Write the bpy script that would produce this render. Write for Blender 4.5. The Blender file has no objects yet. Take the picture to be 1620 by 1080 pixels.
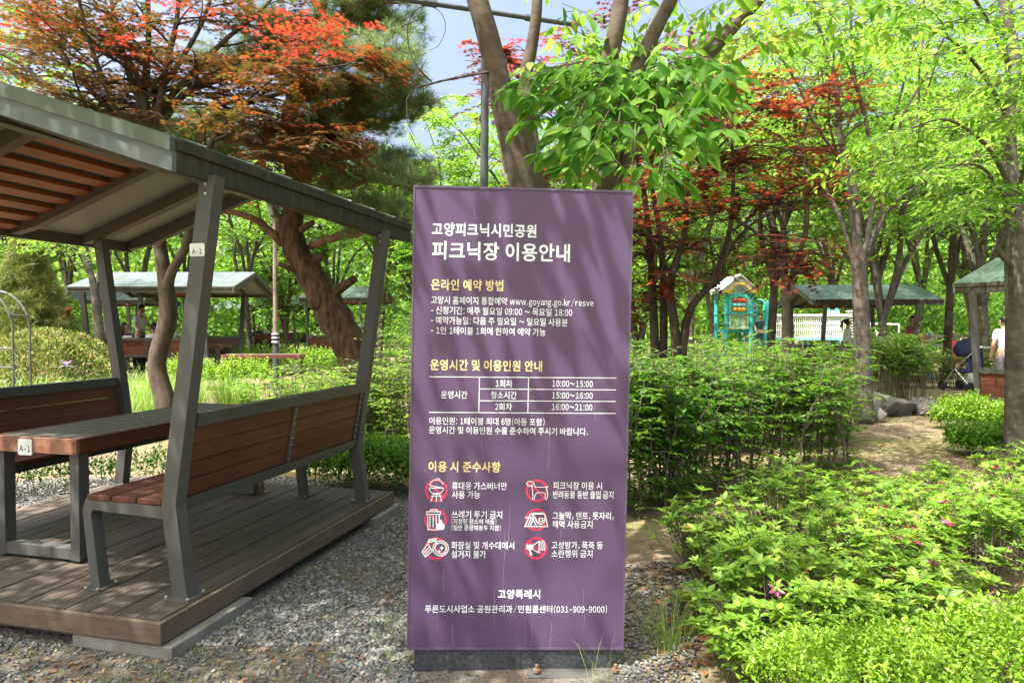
import bpy, bmesh, math, random
import numpy as np
from mathutils import Vector, Matrix

# ------------------------------------------------------------------ scene, camera, light
SC = bpy.context.scene
COL = SC.collection
R = math.radians
PITCH = math.atan(25/1080)
CAMZ = 1.5
cam_d = bpy.data.cameras.new('camera'); cam = bpy.data.objects.new('camera', cam_d); COL.objects.link(cam)
cam_d.sensor_width = 36; cam_d.lens = 24; cam_d.clip_start = 0.05; cam_d.clip_end = 1500
cam.location = (0, 0, CAMZ); cam.rotation_euler = (R(90) - PITCH, 0, 0)
SC.camera = cam

SUN_DIR = Vector((-0.34, -0.27, 0.90)).normalized()          # towards the sun
sun_d = bpy.data.lights.new('sun', 'SUN'); sun = bpy.data.objects.new('sun', sun_d); COL.objects.link(sun)
sun_d.energy = 5.0; sun_d.angle = R(0.55); sun_d.color = (1.0, 0.95, 0.86)
sun.rotation_euler = SUN_DIR.to_track_quat('Z', 'Y').to_euler()
W = bpy.data.worlds.new('World'); SC.world = W; W.use_nodes = True
nt = W.node_tree
sky = nt.nodes.new('ShaderNodeTexSky'); sky.sky_type = 'NISHITA'; sky.sun_disc = False
sky.sun_elevation = math.asin(SUN_DIR.z); sky.sun_rotation = math.atan2(SUN_DIR.x, SUN_DIR.y)
sky.air_density = 1.0; sky.dust_density = 10.0; sky.ozone_density = 1.0
bg = nt.nodes['Background']; nt.links.new(sky.outputs[0], bg.inputs[0]); bg.inputs[1].default_value = 0.15
SC.view_settings.view_transform = 'Standard'; SC.view_settings.look = 'None'
SC.view_settings.exposure = 1.62; SC.view_settings.gamma = 1.0
try:
    SC.cycles.max_bounces = 7; SC.cycles.transmission_bounces = 5; SC.cycles.diffuse_bounces = 4
    SC.cycles.glossy_bounces = 2; SC.cycles.transparent_max_bounces = 4
    SC.cycles.caustics_reflective = False; SC.cycles.caustics_refractive = False
    SC.cycles.use_denoising = True
except Exception: pass

# ------------------------------------------------------------------ helpers
def sstep(a, b, x):
    t = min(1, max(0, (x-a)/(b-a))); return t*t*(3-2*t)
def gh(x, y):
    h = 0.15*sstep(6.5, 11, y)*sstep(0.5, 4.5, -x)
    h += 0.02*math.sin(x*1.3+0.7)*math.sin(y*0.9+0.3)*sstep(6, 9, y)
    return h
def at(px, py, d):
    a = (px-810)/1080; b = (540-py)/1080
    v = Vector((a, math.cos(PITCH)+b*math.sin(PITCH), b*math.cos(PITCH)-math.sin(PITCH)))
    v *= d/v.y
    return Vector((v.x, d, CAMZ+v.z))
def gx(px, d): return (px-810)/1080*d
def gp(px, d):
    x = gx(px, d); return Vector((x, d, gh(x, d)))

def link(o, parent=None):
    COL.objects.link(o)
    if parent is not None: o.parent = parent
    return o
def tag(o, label=None, cat=None, group=None, kind=None):
    if label: o['label'] = label
    if cat: o['category'] = cat
    if group: o['group'] = group
    if kind: o['kind'] = kind
    return o
def empty(name, loc=(0,0,0), rz=0, label=None, cat=None, group=None):
    o = bpy.data.objects.new(name, None); o.location = loc; o.rotation_euler = (0,0,rz)
    o.empty_display_size = 0.1
    link(o); return tag(o, label, cat, group)
def copy_tree(o, parent=None):
    c = o.copy(); COL.objects.link(c)
    if parent is not None:
        c.parent = parent
    for ch in list(o.children):
        copy_tree(ch, c)
    return c

class MB:
    def __init__(s): s.v = []; s.f = []; s.m = []; s.mi = 0
    def add(s, vs, fs, mi=None):
        n = len(s.v); s.v.extend([tuple(v) for v in vs])
        for f in fs:
            s.f.append(tuple(i+n for i in f)); s.m.append(s.mi if mi is None else mi)
    def box(s, c, size, M=None, mi=None):
        hx, hy, hz = size[0]/2, size[1]/2, size[2]/2
        vs = [Vector((sx*hx, sy*hy, sz*hz)) for sz in (-1,1) for sy in (-1,1) for sx in (-1,1)]
        if M is not None: vs = [M @ v for v in vs]
        c = Vector(c); vs = [v+c for v in vs]
        s.add(vs, [(0,2,3,1),(4,5,7,6),(0,1,5,4),(2,6,7,3),(0,4,6,2),(1,3,7,5)], mi)
    def bbox(s, lo, hi, mi=None):
        s.box([(a+b)/2 for a,b in zip(lo,hi)], [abs(b-a) for a,b in zip(lo,hi)], None, mi)
    def prism(s, poly, fn, mi=None):
        """poly: 2d outline; fn(p, k) -> 3d point for k = 0, 1"""
        n = len(poly)
        vs = [fn(p,0) for p in poly] + [fn(p,1) for p in poly]
        fs = [tuple(range(n))[::-1], tuple(range(n, 2*n))]
        fs += [(i, (i+1)%n, n+(i+1)%n, n+i) for i in range(n)]
        s.add(vs, fs, mi)
    def tube(s, pts, rad, n=6, cap=True, mi=None):
        pts = [Vector(p) for p in pts]
        if not hasattr(rad, '__len__'): rad = [rad]*len(pts)
        rings = []; prev = None
        vs = []
        for i, p in enumerate(pts):
            t = (pts[min(i+1,len(pts)-1)] - pts[max(i-1,0)])
            if t.length < 1e-9: t = Vector((0,0,1))
            t.normalize()
            if prev is None:
                a = Vector((1,0,0)) if abs(t.x) < 0.8 else Vector((0,1,0))
                u = t.cross(a).normalized()
            else:
                u = (prev - t*prev.dot(t))
                u = u.normalized() if u.length > 1e-6 else t.orthogonal().normalized()
            prev = u; w = t.cross(u)
            for k in range(n):
                a = 2*math.pi*k/n
                vs.append(p + (u*math.cos(a)+w*math.sin(a))*rad[i])
        fs = []
        for i in range(len(pts)-1):
            for k in range(n):
                k2 = (k+1)%n
                fs.append((i*n+k, i*n+k2, (i+1)*n+k2, (i+1)*n+k))
        if cap:
            fs.append(tuple(range(n))[::-1]); fs.append(tuple((len(pts)-1)*n+k for k in range(n)))
        s.add(vs, fs, mi)
    def lathe(s, prof, c=(0,0,0), n=12, mi=None):
        s.tube([Vector(c)+Vector((0,0,z)) for r,z in prof], [max(r,1e-4) for r,z in prof], n, True, mi)
    def build(s, name, mats, parent=None, smooth=False, bevel=0):
        me = bpy.data.meshes.new(name); me.from_pydata(s.v, [], s.f)
        if not isinstance(mats, (list, tuple)): mats = [mats]
        for m in mats: me.materials.append(m)
        if len(mats) > 1: me.polygons.foreach_set('material_index', s.m)
        if smooth: me.polygons.foreach_set('use_smooth', [True]*len(me.polygons))
        me.update()
        o = bpy.data.objects.new(name, me); link(o, parent)
        if bevel:
            b = o.modifiers.new('bevel', 'BEVEL'); b.width = bevel; b.segments = 2; b.limit_method = 'ANGLE'; b.angle_limit = R(40)
            b.harden_normals = False
        return o

def crom(pts, k=4):
    """smooth a list of (Vector, radius)"""
    out = []
    n = len(pts)
    for i in range(n-1):
        p0, p1, p2, p3 = pts[max(i-1,0)], pts[i], pts[i+1], pts[min(i+2,n-1)]
        for j in range(k):
            t = j/k; t2 = t*t; t3 = t2*t
            v = 0.5*((2*p1[0]) + (p2[0]-p0[0])*t + (2*p0[0]-5*p1[0]+4*p2[0]-p3[0])*t2 + (3*p1[0]-p0[0]-3*p2[0]+p3[0])*t3)
            out.append((v, p1[1]+(p2[1]-p1[1])*t))
    out.append(pts[-1]); return out

# ------------------------------------------------------------------ materials
def newmat(name):
    m = bpy.data.materials.new(name); m.use_nodes = True
    return m, m.node_tree, m.node_tree.nodes['Principled BSDF']
def ramp(nt, stops):
    r = nt.nodes.new('ShaderNodeValToRGB'); e = r.color_ramp.elements
    while len(e) < len(stops): e.new(0.5)
    for el, (p, c) in zip(e, stops): el.position = p; el.color = (*c, 1)
    return r
def texco(nt, kind='Object', scale=(1,1,1)):
    tc = nt.nodes.new('ShaderNodeTexCoord'); mp = nt.nodes.new('ShaderNodeMapping')
    mp.inputs['Scale'].default_value = scale
    nt.links.new(tc.outputs[kind], mp.inputs[0]); return mp
def noise(nt, mp, scale, detail=6, rough=0.6):
    n = nt.nodes.new('ShaderNodeTexNoise'); n.inputs['Scale'].default_value = scale
    n.inputs['Detail'].default_value = detail; n.inputs['Roughness'].default_value = rough
    if mp is not None: nt.links.new(mp.outputs[0], n.inputs['Vector'])
    return n
def bump(nt, b, src, strength=0.3, dist=0.01):
    n = nt.nodes.new('ShaderNodeBump'); n.inputs['Strength'].default_value = strength; n.inputs['Distance'].default_value = dist
    nt.links.new(src, n.inputs['Height']); nt.links.new(n.outputs[0], b.inputs['Normal']); return n
def mixc(nt, fac, a, b, mode='MIX'):
    n = nt.nodes.new('ShaderNodeMix'); n.data_type = 'RGBA'; n.blend_type = mode
    for sock, val in ((n.inputs[0], fac), (n.inputs[6], a), (n.inputs[7], b)):
        if hasattr(val, 'links') or hasattr(val, 'is_linked'): nt.links.new(val, sock)
        elif isinstance(val, (int, float)): sock.default_value = val
        else: sock.default_value = (*val, 1)
    return n.outputs[2]
def mottled(name, c1, c2, scale=4, rough=0.6, stretch=(1,1,1), bmp=0.15, bscale=None, metallic=0, spec=0.5, stops=(0.3,0.7), c3=None, dist=0.005):
    m, nt, b = newmat(name)
    mp = texco(nt, 'Object', stretch)
    n = noise(nt, mp, scale)
    st = [(stops[0], c1), (stops[1], c2)]
    if c3: st = [(stops[0], c1), ((stops[0]+stops[1])/2, c2), (stops[1], c3)]
    r = ramp(nt, st); nt.links.new(n.outputs[0], r.inputs[0]); nt.links.new(r.outputs[0], b.inputs['Base Color'])
    b.inputs['Roughness'].default_value = rough; b.inputs['Metallic'].default_value = metallic
    b.inputs['Specular IOR Level'].default_value = spec
    n2 = noise(nt, mp, bscale or scale*6, 4)
    if bmp: bump(nt, b, n2.outputs[0], bmp, dist)
    return m
def plain(name, c, rough=0.5, spec=0.5, metallic=0):
    return mottled(name, [x*0.88 for x in c], [min(1,x*1.08) for x in c], 6, rough, bmp=0.05, spec=spec, metallic=metallic)
def leafmat(name, cols, trans=0.42, rough=0.45, tcol=1.5, spec=0.35, clump=0.35):
    """cols: palette picked per leaf; a broad noise adds light and dark growth"""
    m, nt, b = newmat(name)
    g = nt.nodes.new('ShaderNodeNewGeometry')
    k = len(cols)
    r = ramp(nt, [(i/(k-1) if k > 1 else 0, c) for i, c in enumerate(cols)])
    tc = nt.nodes.new('ShaderNodeTexCoord')
    n = noise(nt, None, 0.9, 2); nt.links.new(tc.outputs['Object'], n.inputs['Vector'])
    ma = nt.nodes.new('ShaderNodeMath'); ma.operation = 'MULTIPLY_ADD'; ma.inputs[1].default_value = 2*clump; ma.inputs[2].default_value = -clump
    nt.links.new(n.outputs[0], ma.inputs[0])
    ad = nt.nodes.new('ShaderNodeMath'); ad.operation = 'ADD'; ad.use_clamp = True
    nt.links.new(g.outputs['Random Per Island'], ad.inputs[0]); nt.links.new(ma.outputs[0], ad.inputs[1])
    nt.links.new(ad.outputs[0], r.inputs[0])
    nt.links.new(r.outputs[0], b.inputs['Base Color'])
    b.inputs['Roughness'].default_value = rough; b.inputs['Specular IOR Level'].default_value = spec
    t = nt.nodes.new('ShaderNodeBsdfTranslucent')
    tm = nt.nodes.new('ShaderNodeMix'); tm.data_type = 'RGBA'; tm.blend_type = 'MULTIPLY'; tm.inputs[0].default_value = 1
    nt.links.new(r.outputs[0], tm.inputs[6]); tm.inputs[7].default_value = (tcol*1.0, tcol, tcol*0.75, 1)
    nt.links.new(tm.outputs[2], t.inputs[0])
    mx = nt.nodes.new('ShaderNodeMixShader'); mx.inputs[0].default_value = trans
    nt.links.new(b.outputs[0], mx.inputs[1]); nt.links.new(t.outputs[0], mx.inputs[2])
    out = nt.nodes['Material Output']; nt.links.new(mx.outputs[0], out.inputs[0])
    return m
def barkmat(name, c1, c2, sc=9, stretch=(1,1,0.25), bmp=0.6, voro=False, patch=None):
    m, nt, b = newmat(name)
    mp = texco(nt, 'Object', stretch); n = noise(nt, mp, sc, 8, 0.65)
    r = ramp(nt, [(0.32, c1), (0.68, c2)]); src = n.outputs[0]
    if voro:
        v = nt.nodes.new('ShaderNodeTexVoronoi'); v.inputs['Scale'].default_value = sc*1.3; v.feature = 'DISTANCE_TO_EDGE'
        nt.links.new(mp.outputs[0], v.inputs['Vector'])
        ad = nt.nodes.new('ShaderNodeMath'); ad.operation = 'MULTIPLY_ADD'; ad.inputs[1].default_value = 1.1
        nt.links.new(v.outputs[0], ad.inputs[0]); nt.links.new(n.outputs[0], ad.inputs[2])
        sb = nt.nodes.new('ShaderNodeMath'); sb.operation = 'MULTIPLY'; sb.inputs[1].default_value = 0.75
        nt.links.new(ad.outputs[0], sb.inputs[0]); src = sb.outputs[0]
    nt.links.new(src, r.inputs[0])
    col = r.outputs[0]
    if patch:
        mp2 = texco(nt, 'Object', (1,1,1)); n2 = noise(nt, mp2, 3.0, 5)
        r2 = ramp(nt, [(0.52, (0,0,0)), (0.64, (1,1,1))]); nt.links.new(n2.outputs[0], r2.inputs[0])
        col = mixc(nt, r2.outputs[0], col, patch)
    nt.links.new(col, b.inputs['Base Color'])
    b.inputs['Roughness'].default_value = 0.9; b.inputs['Specular IOR Level'].default_value = 0.2
    bump(nt, b, src, bmp, 0.03)
    return m

M = {}
M['post'] = mottled('grey_paint', (0.062,0.061,0.060), (0.086,0.085,0.083), 3, 0.5, bmp=0.06, bscale=60)
M['dark'] = mottled('dark_green_grey_paint', (0.045,0.05,0.045), (0.07,0.075,0.068), 4, 0.45, bmp=0.05)
M['beam'] = mottled('brown_grey_beam', (0.06,0.05,0.042), (0.09,0.076,0.066), 3, 0.6, bmp=0.05)
M['under'] = mottled('roof_underside', (0.22,0.215,0.205), (0.28,0.275,0.265), 1.5, 0.6, bmp=0.03)
M['fascia'] = mottled('pale_fascia', (0.075,0.092,0.096), (0.105,0.126,0.132), 2, 0.45, stretch=(1,1,4), bmp=0.05, c3=(0.14,0.152,0.15))
M['fascia_top'] = mottled('green_flashing', (0.058,0.076,0.066), (0.088,0.105,0.09), 3, 0.5, stretch=(3,3,1), bmp=0.05)
M['moss'] = mottled('mossy_fascia', (0.012,0.014,0.009), (0.028,0.027,0.016), 9, 0.85, stretch=(3,3,0.6), bmp=0.4, c3=(0.058,0.046,0.022))
M['roof'] = mottled('green_roof_metal', (0.040,0.064,0.058), (0.066,0.096,0.088), 2, 0.38, bmp=0.05)
def woodmat(name, c1, c2, c3, axis=(1,0.06,1), sc=22, rough=0.55, bmp=0.25):
    m, nt, b = newmat(name)
    g = nt.nodes.new('ShaderNodeNewGeometry')
    mp = texco(nt, 'Object', axis)
    n = noise(nt, mp, sc, 7, 0.6); mp2 = texco(nt, 'Object', (1,1,1)); n2 = noise(nt, mp2, 1.7, 4)
    r = ramp(nt, [(0.25, c1), (0.5, c2), (0.78, c3)]); nt.links.new(n.outputs[0], r.inputs[0])
    r2 = ramp(nt, [(0.3, (0.72,0.72,0.72)), (0.7, (1.15,1.15,1.15))]); nt.links.new(n2.outputs[0], r2.inputs[0])
    c = mixc(nt, 1.0, r.outputs[0], r2.outputs[0], 'MULTIPLY')
    r3 = ramp(nt, [(0, (0.78,0.78,0.78)), (1, (1.2,1.2,1.2))]); nt.links.new(g.outputs['Random Per Island'], r3.inputs[0])
    c = mixc(nt, 1.0, c, r3.outputs[0], 'MULTIPLY')
    nt.links.new(c, b.inputs['Base Color']); b.inputs['Roughness'].default_value = rough
    bump(nt, b, n.outputs[0], bmp, 0.004)
    return m
M['bench'] = woodmat('red_brown_boards', (0.060,0.016,0.008), (0.095,0.026,0.012), (0.13,0.040,0.019))
M['tabletop'] = woodmat('weathered_table_boards', (0.05,0.042,0.034), (0.09,0.076,0.062), (0.135,0.116,0.097), bmp=0.35)
M['apron'] = woodmat('table_apron', (0.15,0.05,0.026), (0.24,0.10,0.06), (0.34,0.20,0.15))
M['deck'] = woodmat('deck_boards', (0.050,0.039,0.032), (0.082,0.065,0.054), (0.125,0.103,0.088), axis=(1,0.05,1), sc=26, rough=0.7, bmp=0.3)
M['deckside'] = woodmat('deck_fascia', (0.095,0.068,0.047), (0.135,0.098,0.07), (0.18,0.138,0.104), axis=(0.15,0.15,3), sc=30, rough=0.75)
M['slat'] = woodmat('orange_slats', (0.21,0.05,0.012), (0.30,0.08,0.02), (0.38,0.115,0.03))
M['concrete'] = mottled('concrete', (0.14,0.135,0.12), (0.23,0.22,0.20), 7, 0.9, bmp=0.3)
M['plate'] = plain('white_plate', (0.75,0.76,0.76), 0.4)
M['black'] = plain('black_lettering', (0.02,0.02,0.022), 0.5)
M['rust'] = mottled('rusty_steel', (0.12,0.06,0.03), (0.28,0.17,0.10), 20, 0.8, bmp=0.2)
M['bolt'] = plain('zinc_bolt', (0.5,0.5,0.5), 0.35, metallic=0.7)
M['white'] = plain('white_lettering', (0.72,0.78,0.82), 0.5)
M['yellow'] = plain('yellow_lettering', (0.72,0.60,0.28), 0.5)
M['red'] = plain('red_ring', (0.55,0.035,0.10), 0.5)
M['granite'] = mottled('dark_plinth', (0.02,0.023,0.028), (0.045,0.05,0.058), 60, 0.35, bmp=0.08, c3=(0.09,0.095,0.10))
# purple sheet metal with run marks
def signmat():
    m, nt, b = newmat('purple_sheet')
    mp = texco(nt, 'Object', (1,1,0.25)); n = noise(nt, mp, 5, 5)
    r = ramp(nt, [(0.3, (0.079,0.051,0.104)), (0.7, (0.095,0.062,0.122))]); nt.links.new(n.outputs[0], r.inputs[0])
    mp2 = texco(nt, 'Object', (1,1,0.035)); n2 = noise(nt, mp2, 26, 3, 0.5)
    r2 = ramp(nt, [(0.70, (0,0,0)), (0.74, (0.5,0.5,0.5))]); nt.links.new(n2.outputs[0], r2.inputs[0])
    c = mixc(nt, r2.outputs[0], r.outputs[0], (0.20,0.16,0.22))
    mp3 = texco(nt, 'Object', (1,1,1)); n3 = noise(nt, mp3, 160, 2, 0.5)
    sz = nt.nodes.new('ShaderNodeSeparateXYZ'); nt.links.new(mp3.outputs[0], sz.inputs[0])
    hz = nt.nodes.new('ShaderNodeMath'); hz.operation = 'MULTIPLY_ADD'; hz.inputs[1].default_value = -0.055; hz.inputs[2].default_value = 0.06
    nt.links.new(sz.outputs[2], hz.inputs[0]); sa = nt.nodes.new('ShaderNodeMath'); nt.links.new(n3.outputs[0], sa.inputs[0]); nt.links.new(hz.outputs[0], sa.inputs[1])
    r3 = ramp(nt, [(0.74, (0,0,0)), (0.79, (0.6,0.6,0.6))]); nt.links.new(sa.outputs[0], r3.inputs[0])
    c = mixc(nt, r3.outputs[0], c, (0.3,0.27,0.24))
    nt.links.new(c, b.inputs['Base Color']); b.inputs['Roughness'].default_value = 0.42
    b.inputs['Specular IOR Level'].default_value = 0.4
    bump(nt, b, n.outputs[0], 0.04, 0.01)
    return m
M['sign'] = signmat()
M['signedge'] = plain('sign_edge', (0.10,0.075,0.125), 0.4)

M['zbark'] = barkmat('zelkova_bark', (0.055,0.04,0.03), (0.125,0.098,0.075), 7, (1,1,1.6), 0.4, patch=(0.085,0.075,0.06))
M['gbark'] = barkmat('grey_bark', (0.065,0.056,0.047), (0.155,0.138,0.118), 6, (1,1,1.8), 0.5, patch=(0.06,0.055,0.046))
M['dbark'] = barkmat('dark_bark', (0.045,0.036,0.029), (0.11,0.09,0.073), 10, (1,1,0.4), 0.5)
M['pbark'] = barkmat('pine_bark', (0.016,0.011,0.008), (0.15,0.095,0.065), 15, (1,1,0.26), 1.0)
M['pbranch'] = barkmat('pine_branch', (0.10,0.055,0.035), (0.24,0.15,0.10), 12, (1,1,0.5), 0.5)
M['stem'] = barkmat('shrub_stem', (0.10,0.08,0.06), (0.22,0.18,0.14), 12, (1,1,0.3), 0.3)

M['l_spring'] = leafmat('spring_leaf', [(0.064,0.165,0.016), (0.114,0.242,0.024), (0.175,0.31,0.038), (0.26,0.38,0.066)], 0.55, tcol=1.7)
M['l_mid'] = leafmat('green_leaf', [(0.035,0.105,0.012), (0.06,0.16,0.016), (0.11,0.22,0.022), (0.19,0.30,0.03)], 0.5, tcol=1.7)
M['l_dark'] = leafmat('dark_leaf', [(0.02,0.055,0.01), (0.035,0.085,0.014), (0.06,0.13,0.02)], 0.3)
M['l_near'] = leafmat('broad_leaf', [(0.055,0.165,0.018), (0.08,0.21,0.022), (0.12,0.26,0.03), (0.2,0.34,0.045)], 0.58, 0.55, tcol=1.9, spec=0.2, clump=0.2)
M['l_azalea'] = leafmat('azalea_leaf', [(0.075,0.175,0.017), (0.13,0.255,0.026), (0.19,0.32,0.038), (0.26,0.375,0.05)], 0.42, 0.45, spec=0.35, clump=0.4)
M['l_shrub'] = leafmat('shrub_leaf', [(0.05,0.14,0.014), (0.09,0.21,0.018), (0.17,0.31,0.028)], 0.48, 0.45, tcol=1.6)
M['l_box'] = leafmat('boxwood_leaf', [(0.09,0.19,0.012), (0.16,0.29,0.02), (0.25,0.38,0.035)], 0.4, 0.45)
M['l_olive'] = leafmat('olive_leaf', [(0.05,0.09,0.02), (0.12,0.19,0.035), (0.22,0.26,0.06), (0.25,0.17,0.09)], 0.3)
M['l_maple'] = leafmat('orange_maple_leaf', [(0.045,0.052,0.012), (0.062,0.058,0.012), (0.085,0.055,0.013), (0.115,0.058,0.013), (0.17,0.065,0.014), (0.28,0.045,0.022)], 0.45, clump=0.45, tcol=1.4)
M['l_mapletip'] = leafmat('red_maple_tip', [(0.24,0.022,0.018), (0.30,0.035,0.028), (0.26,0.065,0.02)], 0.45, tcol=1.4)
M['l_maplered'] = leafmat('red_maple_leaf', [(0.030,0.010,0.009), (0.045,0.013,0.010), (0.075,0.016,0.011), (0.13,0.022,0.012), (0.32,0.05,0.015)], 0.40, clump=0.4, tcol=1.6)
M['l_needle'] = leafmat('pine_needle', [(0.09,0.15,0.055), (0.16,0.24,0.10), (0.25,0.33,0.16)], 0.42, 0.5)
M['l_candle'] = plain('pine_candle', (0.32,0.22,0.09), 0.7)
M['l_grass'] = leafmat('grass_blade', [(0.10,0.20,0.03), (0.18,0.32,0.05), (0.30,0.42,0.10)], 0.35)
M['l_dry'] = leafmat('dry_leaf', [(0.13,0.06,0.03), (0.22,0.10,0.05), (0.30,0.17,0.09), (0.36,0.27,0.17)], 0.15, 0.7)
M['flower'] = leafmat('pink_flower', [(0.50,0.015,0.10), (0.58,0.04,0.20), (0.6,0.22,0.45)], 0.3)
# ------------------------------------------------------------------ ground
def make_ground():
    m, nt, b = newmat('park_ground')
    tc = texco(nt, 'Object', (1,1,1))
    n1 = noise(nt, tc, 0.55, 6, 0.6); n2 = noise(nt, tc, 9, 8, 0.7); n3 = noise(nt, tc, 70, 4, 0.6)
    soil = ramp(nt, [(0.3, (0.10,0.074,0.05)), (0.55, (0.19,0.15,0.10)), (0.75, (0.30,0.25,0.17))]); nt.links.new(n2.outputs[0], soil.inputs[0])
    grass = ramp(nt, [(0.3, (0.085,0.105,0.028)), (0.6, (0.175,0.17,0.062)), (0.8, (0.30,0.265,0.13))]); nt.links.new(n2.outputs[0], grass.inputs[0])
    fac = ramp(nt, [(0.46, (0,0,0)), (0.62, (0.85,0.85,0.85))]); nt.links.new(n1.outputs[0], fac.inputs[0])
    c = mixc(nt, fac.outputs[0], soil.outputs[0], grass.outputs[0])
    sp = ramp(nt, [(0.35, (0.75,0.75,0.75)), (0.65, (1.2,1.2,1.2))]); nt.links.new(n3.outputs[0], sp.inputs[0])
    c = mixc(nt, 1.0, c, sp.outputs[0], 'MULTIPLY')
    nt.links.new(c, b.inputs['Base Color']); b.inputs['Roughness'].default_value = 0.95; b.inputs['Specular IOR Level'].default_value = 0.15
    bump(nt, b, n3.outputs[0], 0.6, 0.02)
    xs = sorted(set([-200,-120,-70,-45,-30] + [i*0.6 for i in range(-36,37)] + [30,45,70,120,200]))
    ys = sorted(set([-40,-15,-5] + [i*0.6 for i in range(0,50)] + [34,42,55,80,130,220]))
    v = [(x,y,gh(x,y)) for y in ys for x in xs]; nx = len(xs)
    f = [(j*nx+i, j*nx+i+1, (j+1)*nx+i+1, (j+1)*nx+i) for j in range(len(ys)-1) for i in range(nx-1)]
    mb = MB(); mb.v = v; mb.f = f; mb.m = [0]*len(f)
    o = mb.build('ground', m, smooth=True); tag(o, kind='structure')
make_ground()

def sheet(name, outline, zoff, mat, n=3, jit=0.12, seed=0):
    rng = random.Random(seed); pts = []
    k = len(outline)
    for i in range(k):
        a = Vector(outline[i]); b = Vector(outline[(i+1)%k])
        for j in range(n*2):
            p = a.lerp(b, j/(n*2)); pts.append((p.x+rng.uniform(-jit,jit), p.y+rng.uniform(-jit,jit)))
    mb = MB(); mb.v = [(x,y,gh(x,y)+zoff) for x,y in pts]; mb.f = [tuple(range(len(pts)))]; mb.m = [0]
    return mb.build(name, mat)
def gravelmat():
    m, nt, b = newmat('crushed_stone_base')
    tc = texco(nt, 'Object', (1,1,1))
    v = nt.nodes.new('ShaderNodeTexVoronoi'); v.inputs['Scale'].default_value = 48; nt.links.new(tc.outputs[0], v.inputs['Vector'])
    r = ramp(nt, [(0.0, (0.04,0.04,0.04)), (0.4, (0.08,0.08,0.078)), (0.75, (0.115,0.11,0.10)), (1, (0.15,0.135,0.115))])
    sx = nt.nodes.new('ShaderNodeSeparateColor'); nt.links.new(v.outputs['Color'], sx.inputs[0]); nt.links.new(sx.outputs[0], r.inputs[0])
    n = noise(nt, tc, 2.2, 6); rr = ramp(nt, [(0.45, (0,0,0)), (0.62, (1,1,1))]); nt.links.new(n.outputs[0], rr.inputs[0])
    c = mixc(nt, rr.outputs[0], r.outputs[0], (0.125,0.097,0.069))
    nt.links.new(c, b.inputs['Base Color']); b.inputs['Roughness'].default_value = 0.9
    bump(nt, b, v.outputs['Distance'], 0.7, 0.012); return m
o = sheet('gravel_bed_base', [(-7,1.6),(-0.2,1.6),(0.55,2.5),(0.5,3.3),(0.2,4.6),(-0.5,6.0),(-2.2,6.7),(-4.6,6.6),(-7,5.5)], 0.006, gravelmat(), jit=0.1, seed=3)
o.name = 'gravel_bed'; tag(o, kind='structure')
GRAVEL = [(-7,1.6),(-0.2,1.6),(0.55,2.5),(0.5,3.3),(0.2,4.6),(-0.5,6.0),(-2.2,6.7),(-4.6,6.6),(-7,5.5)]

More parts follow.
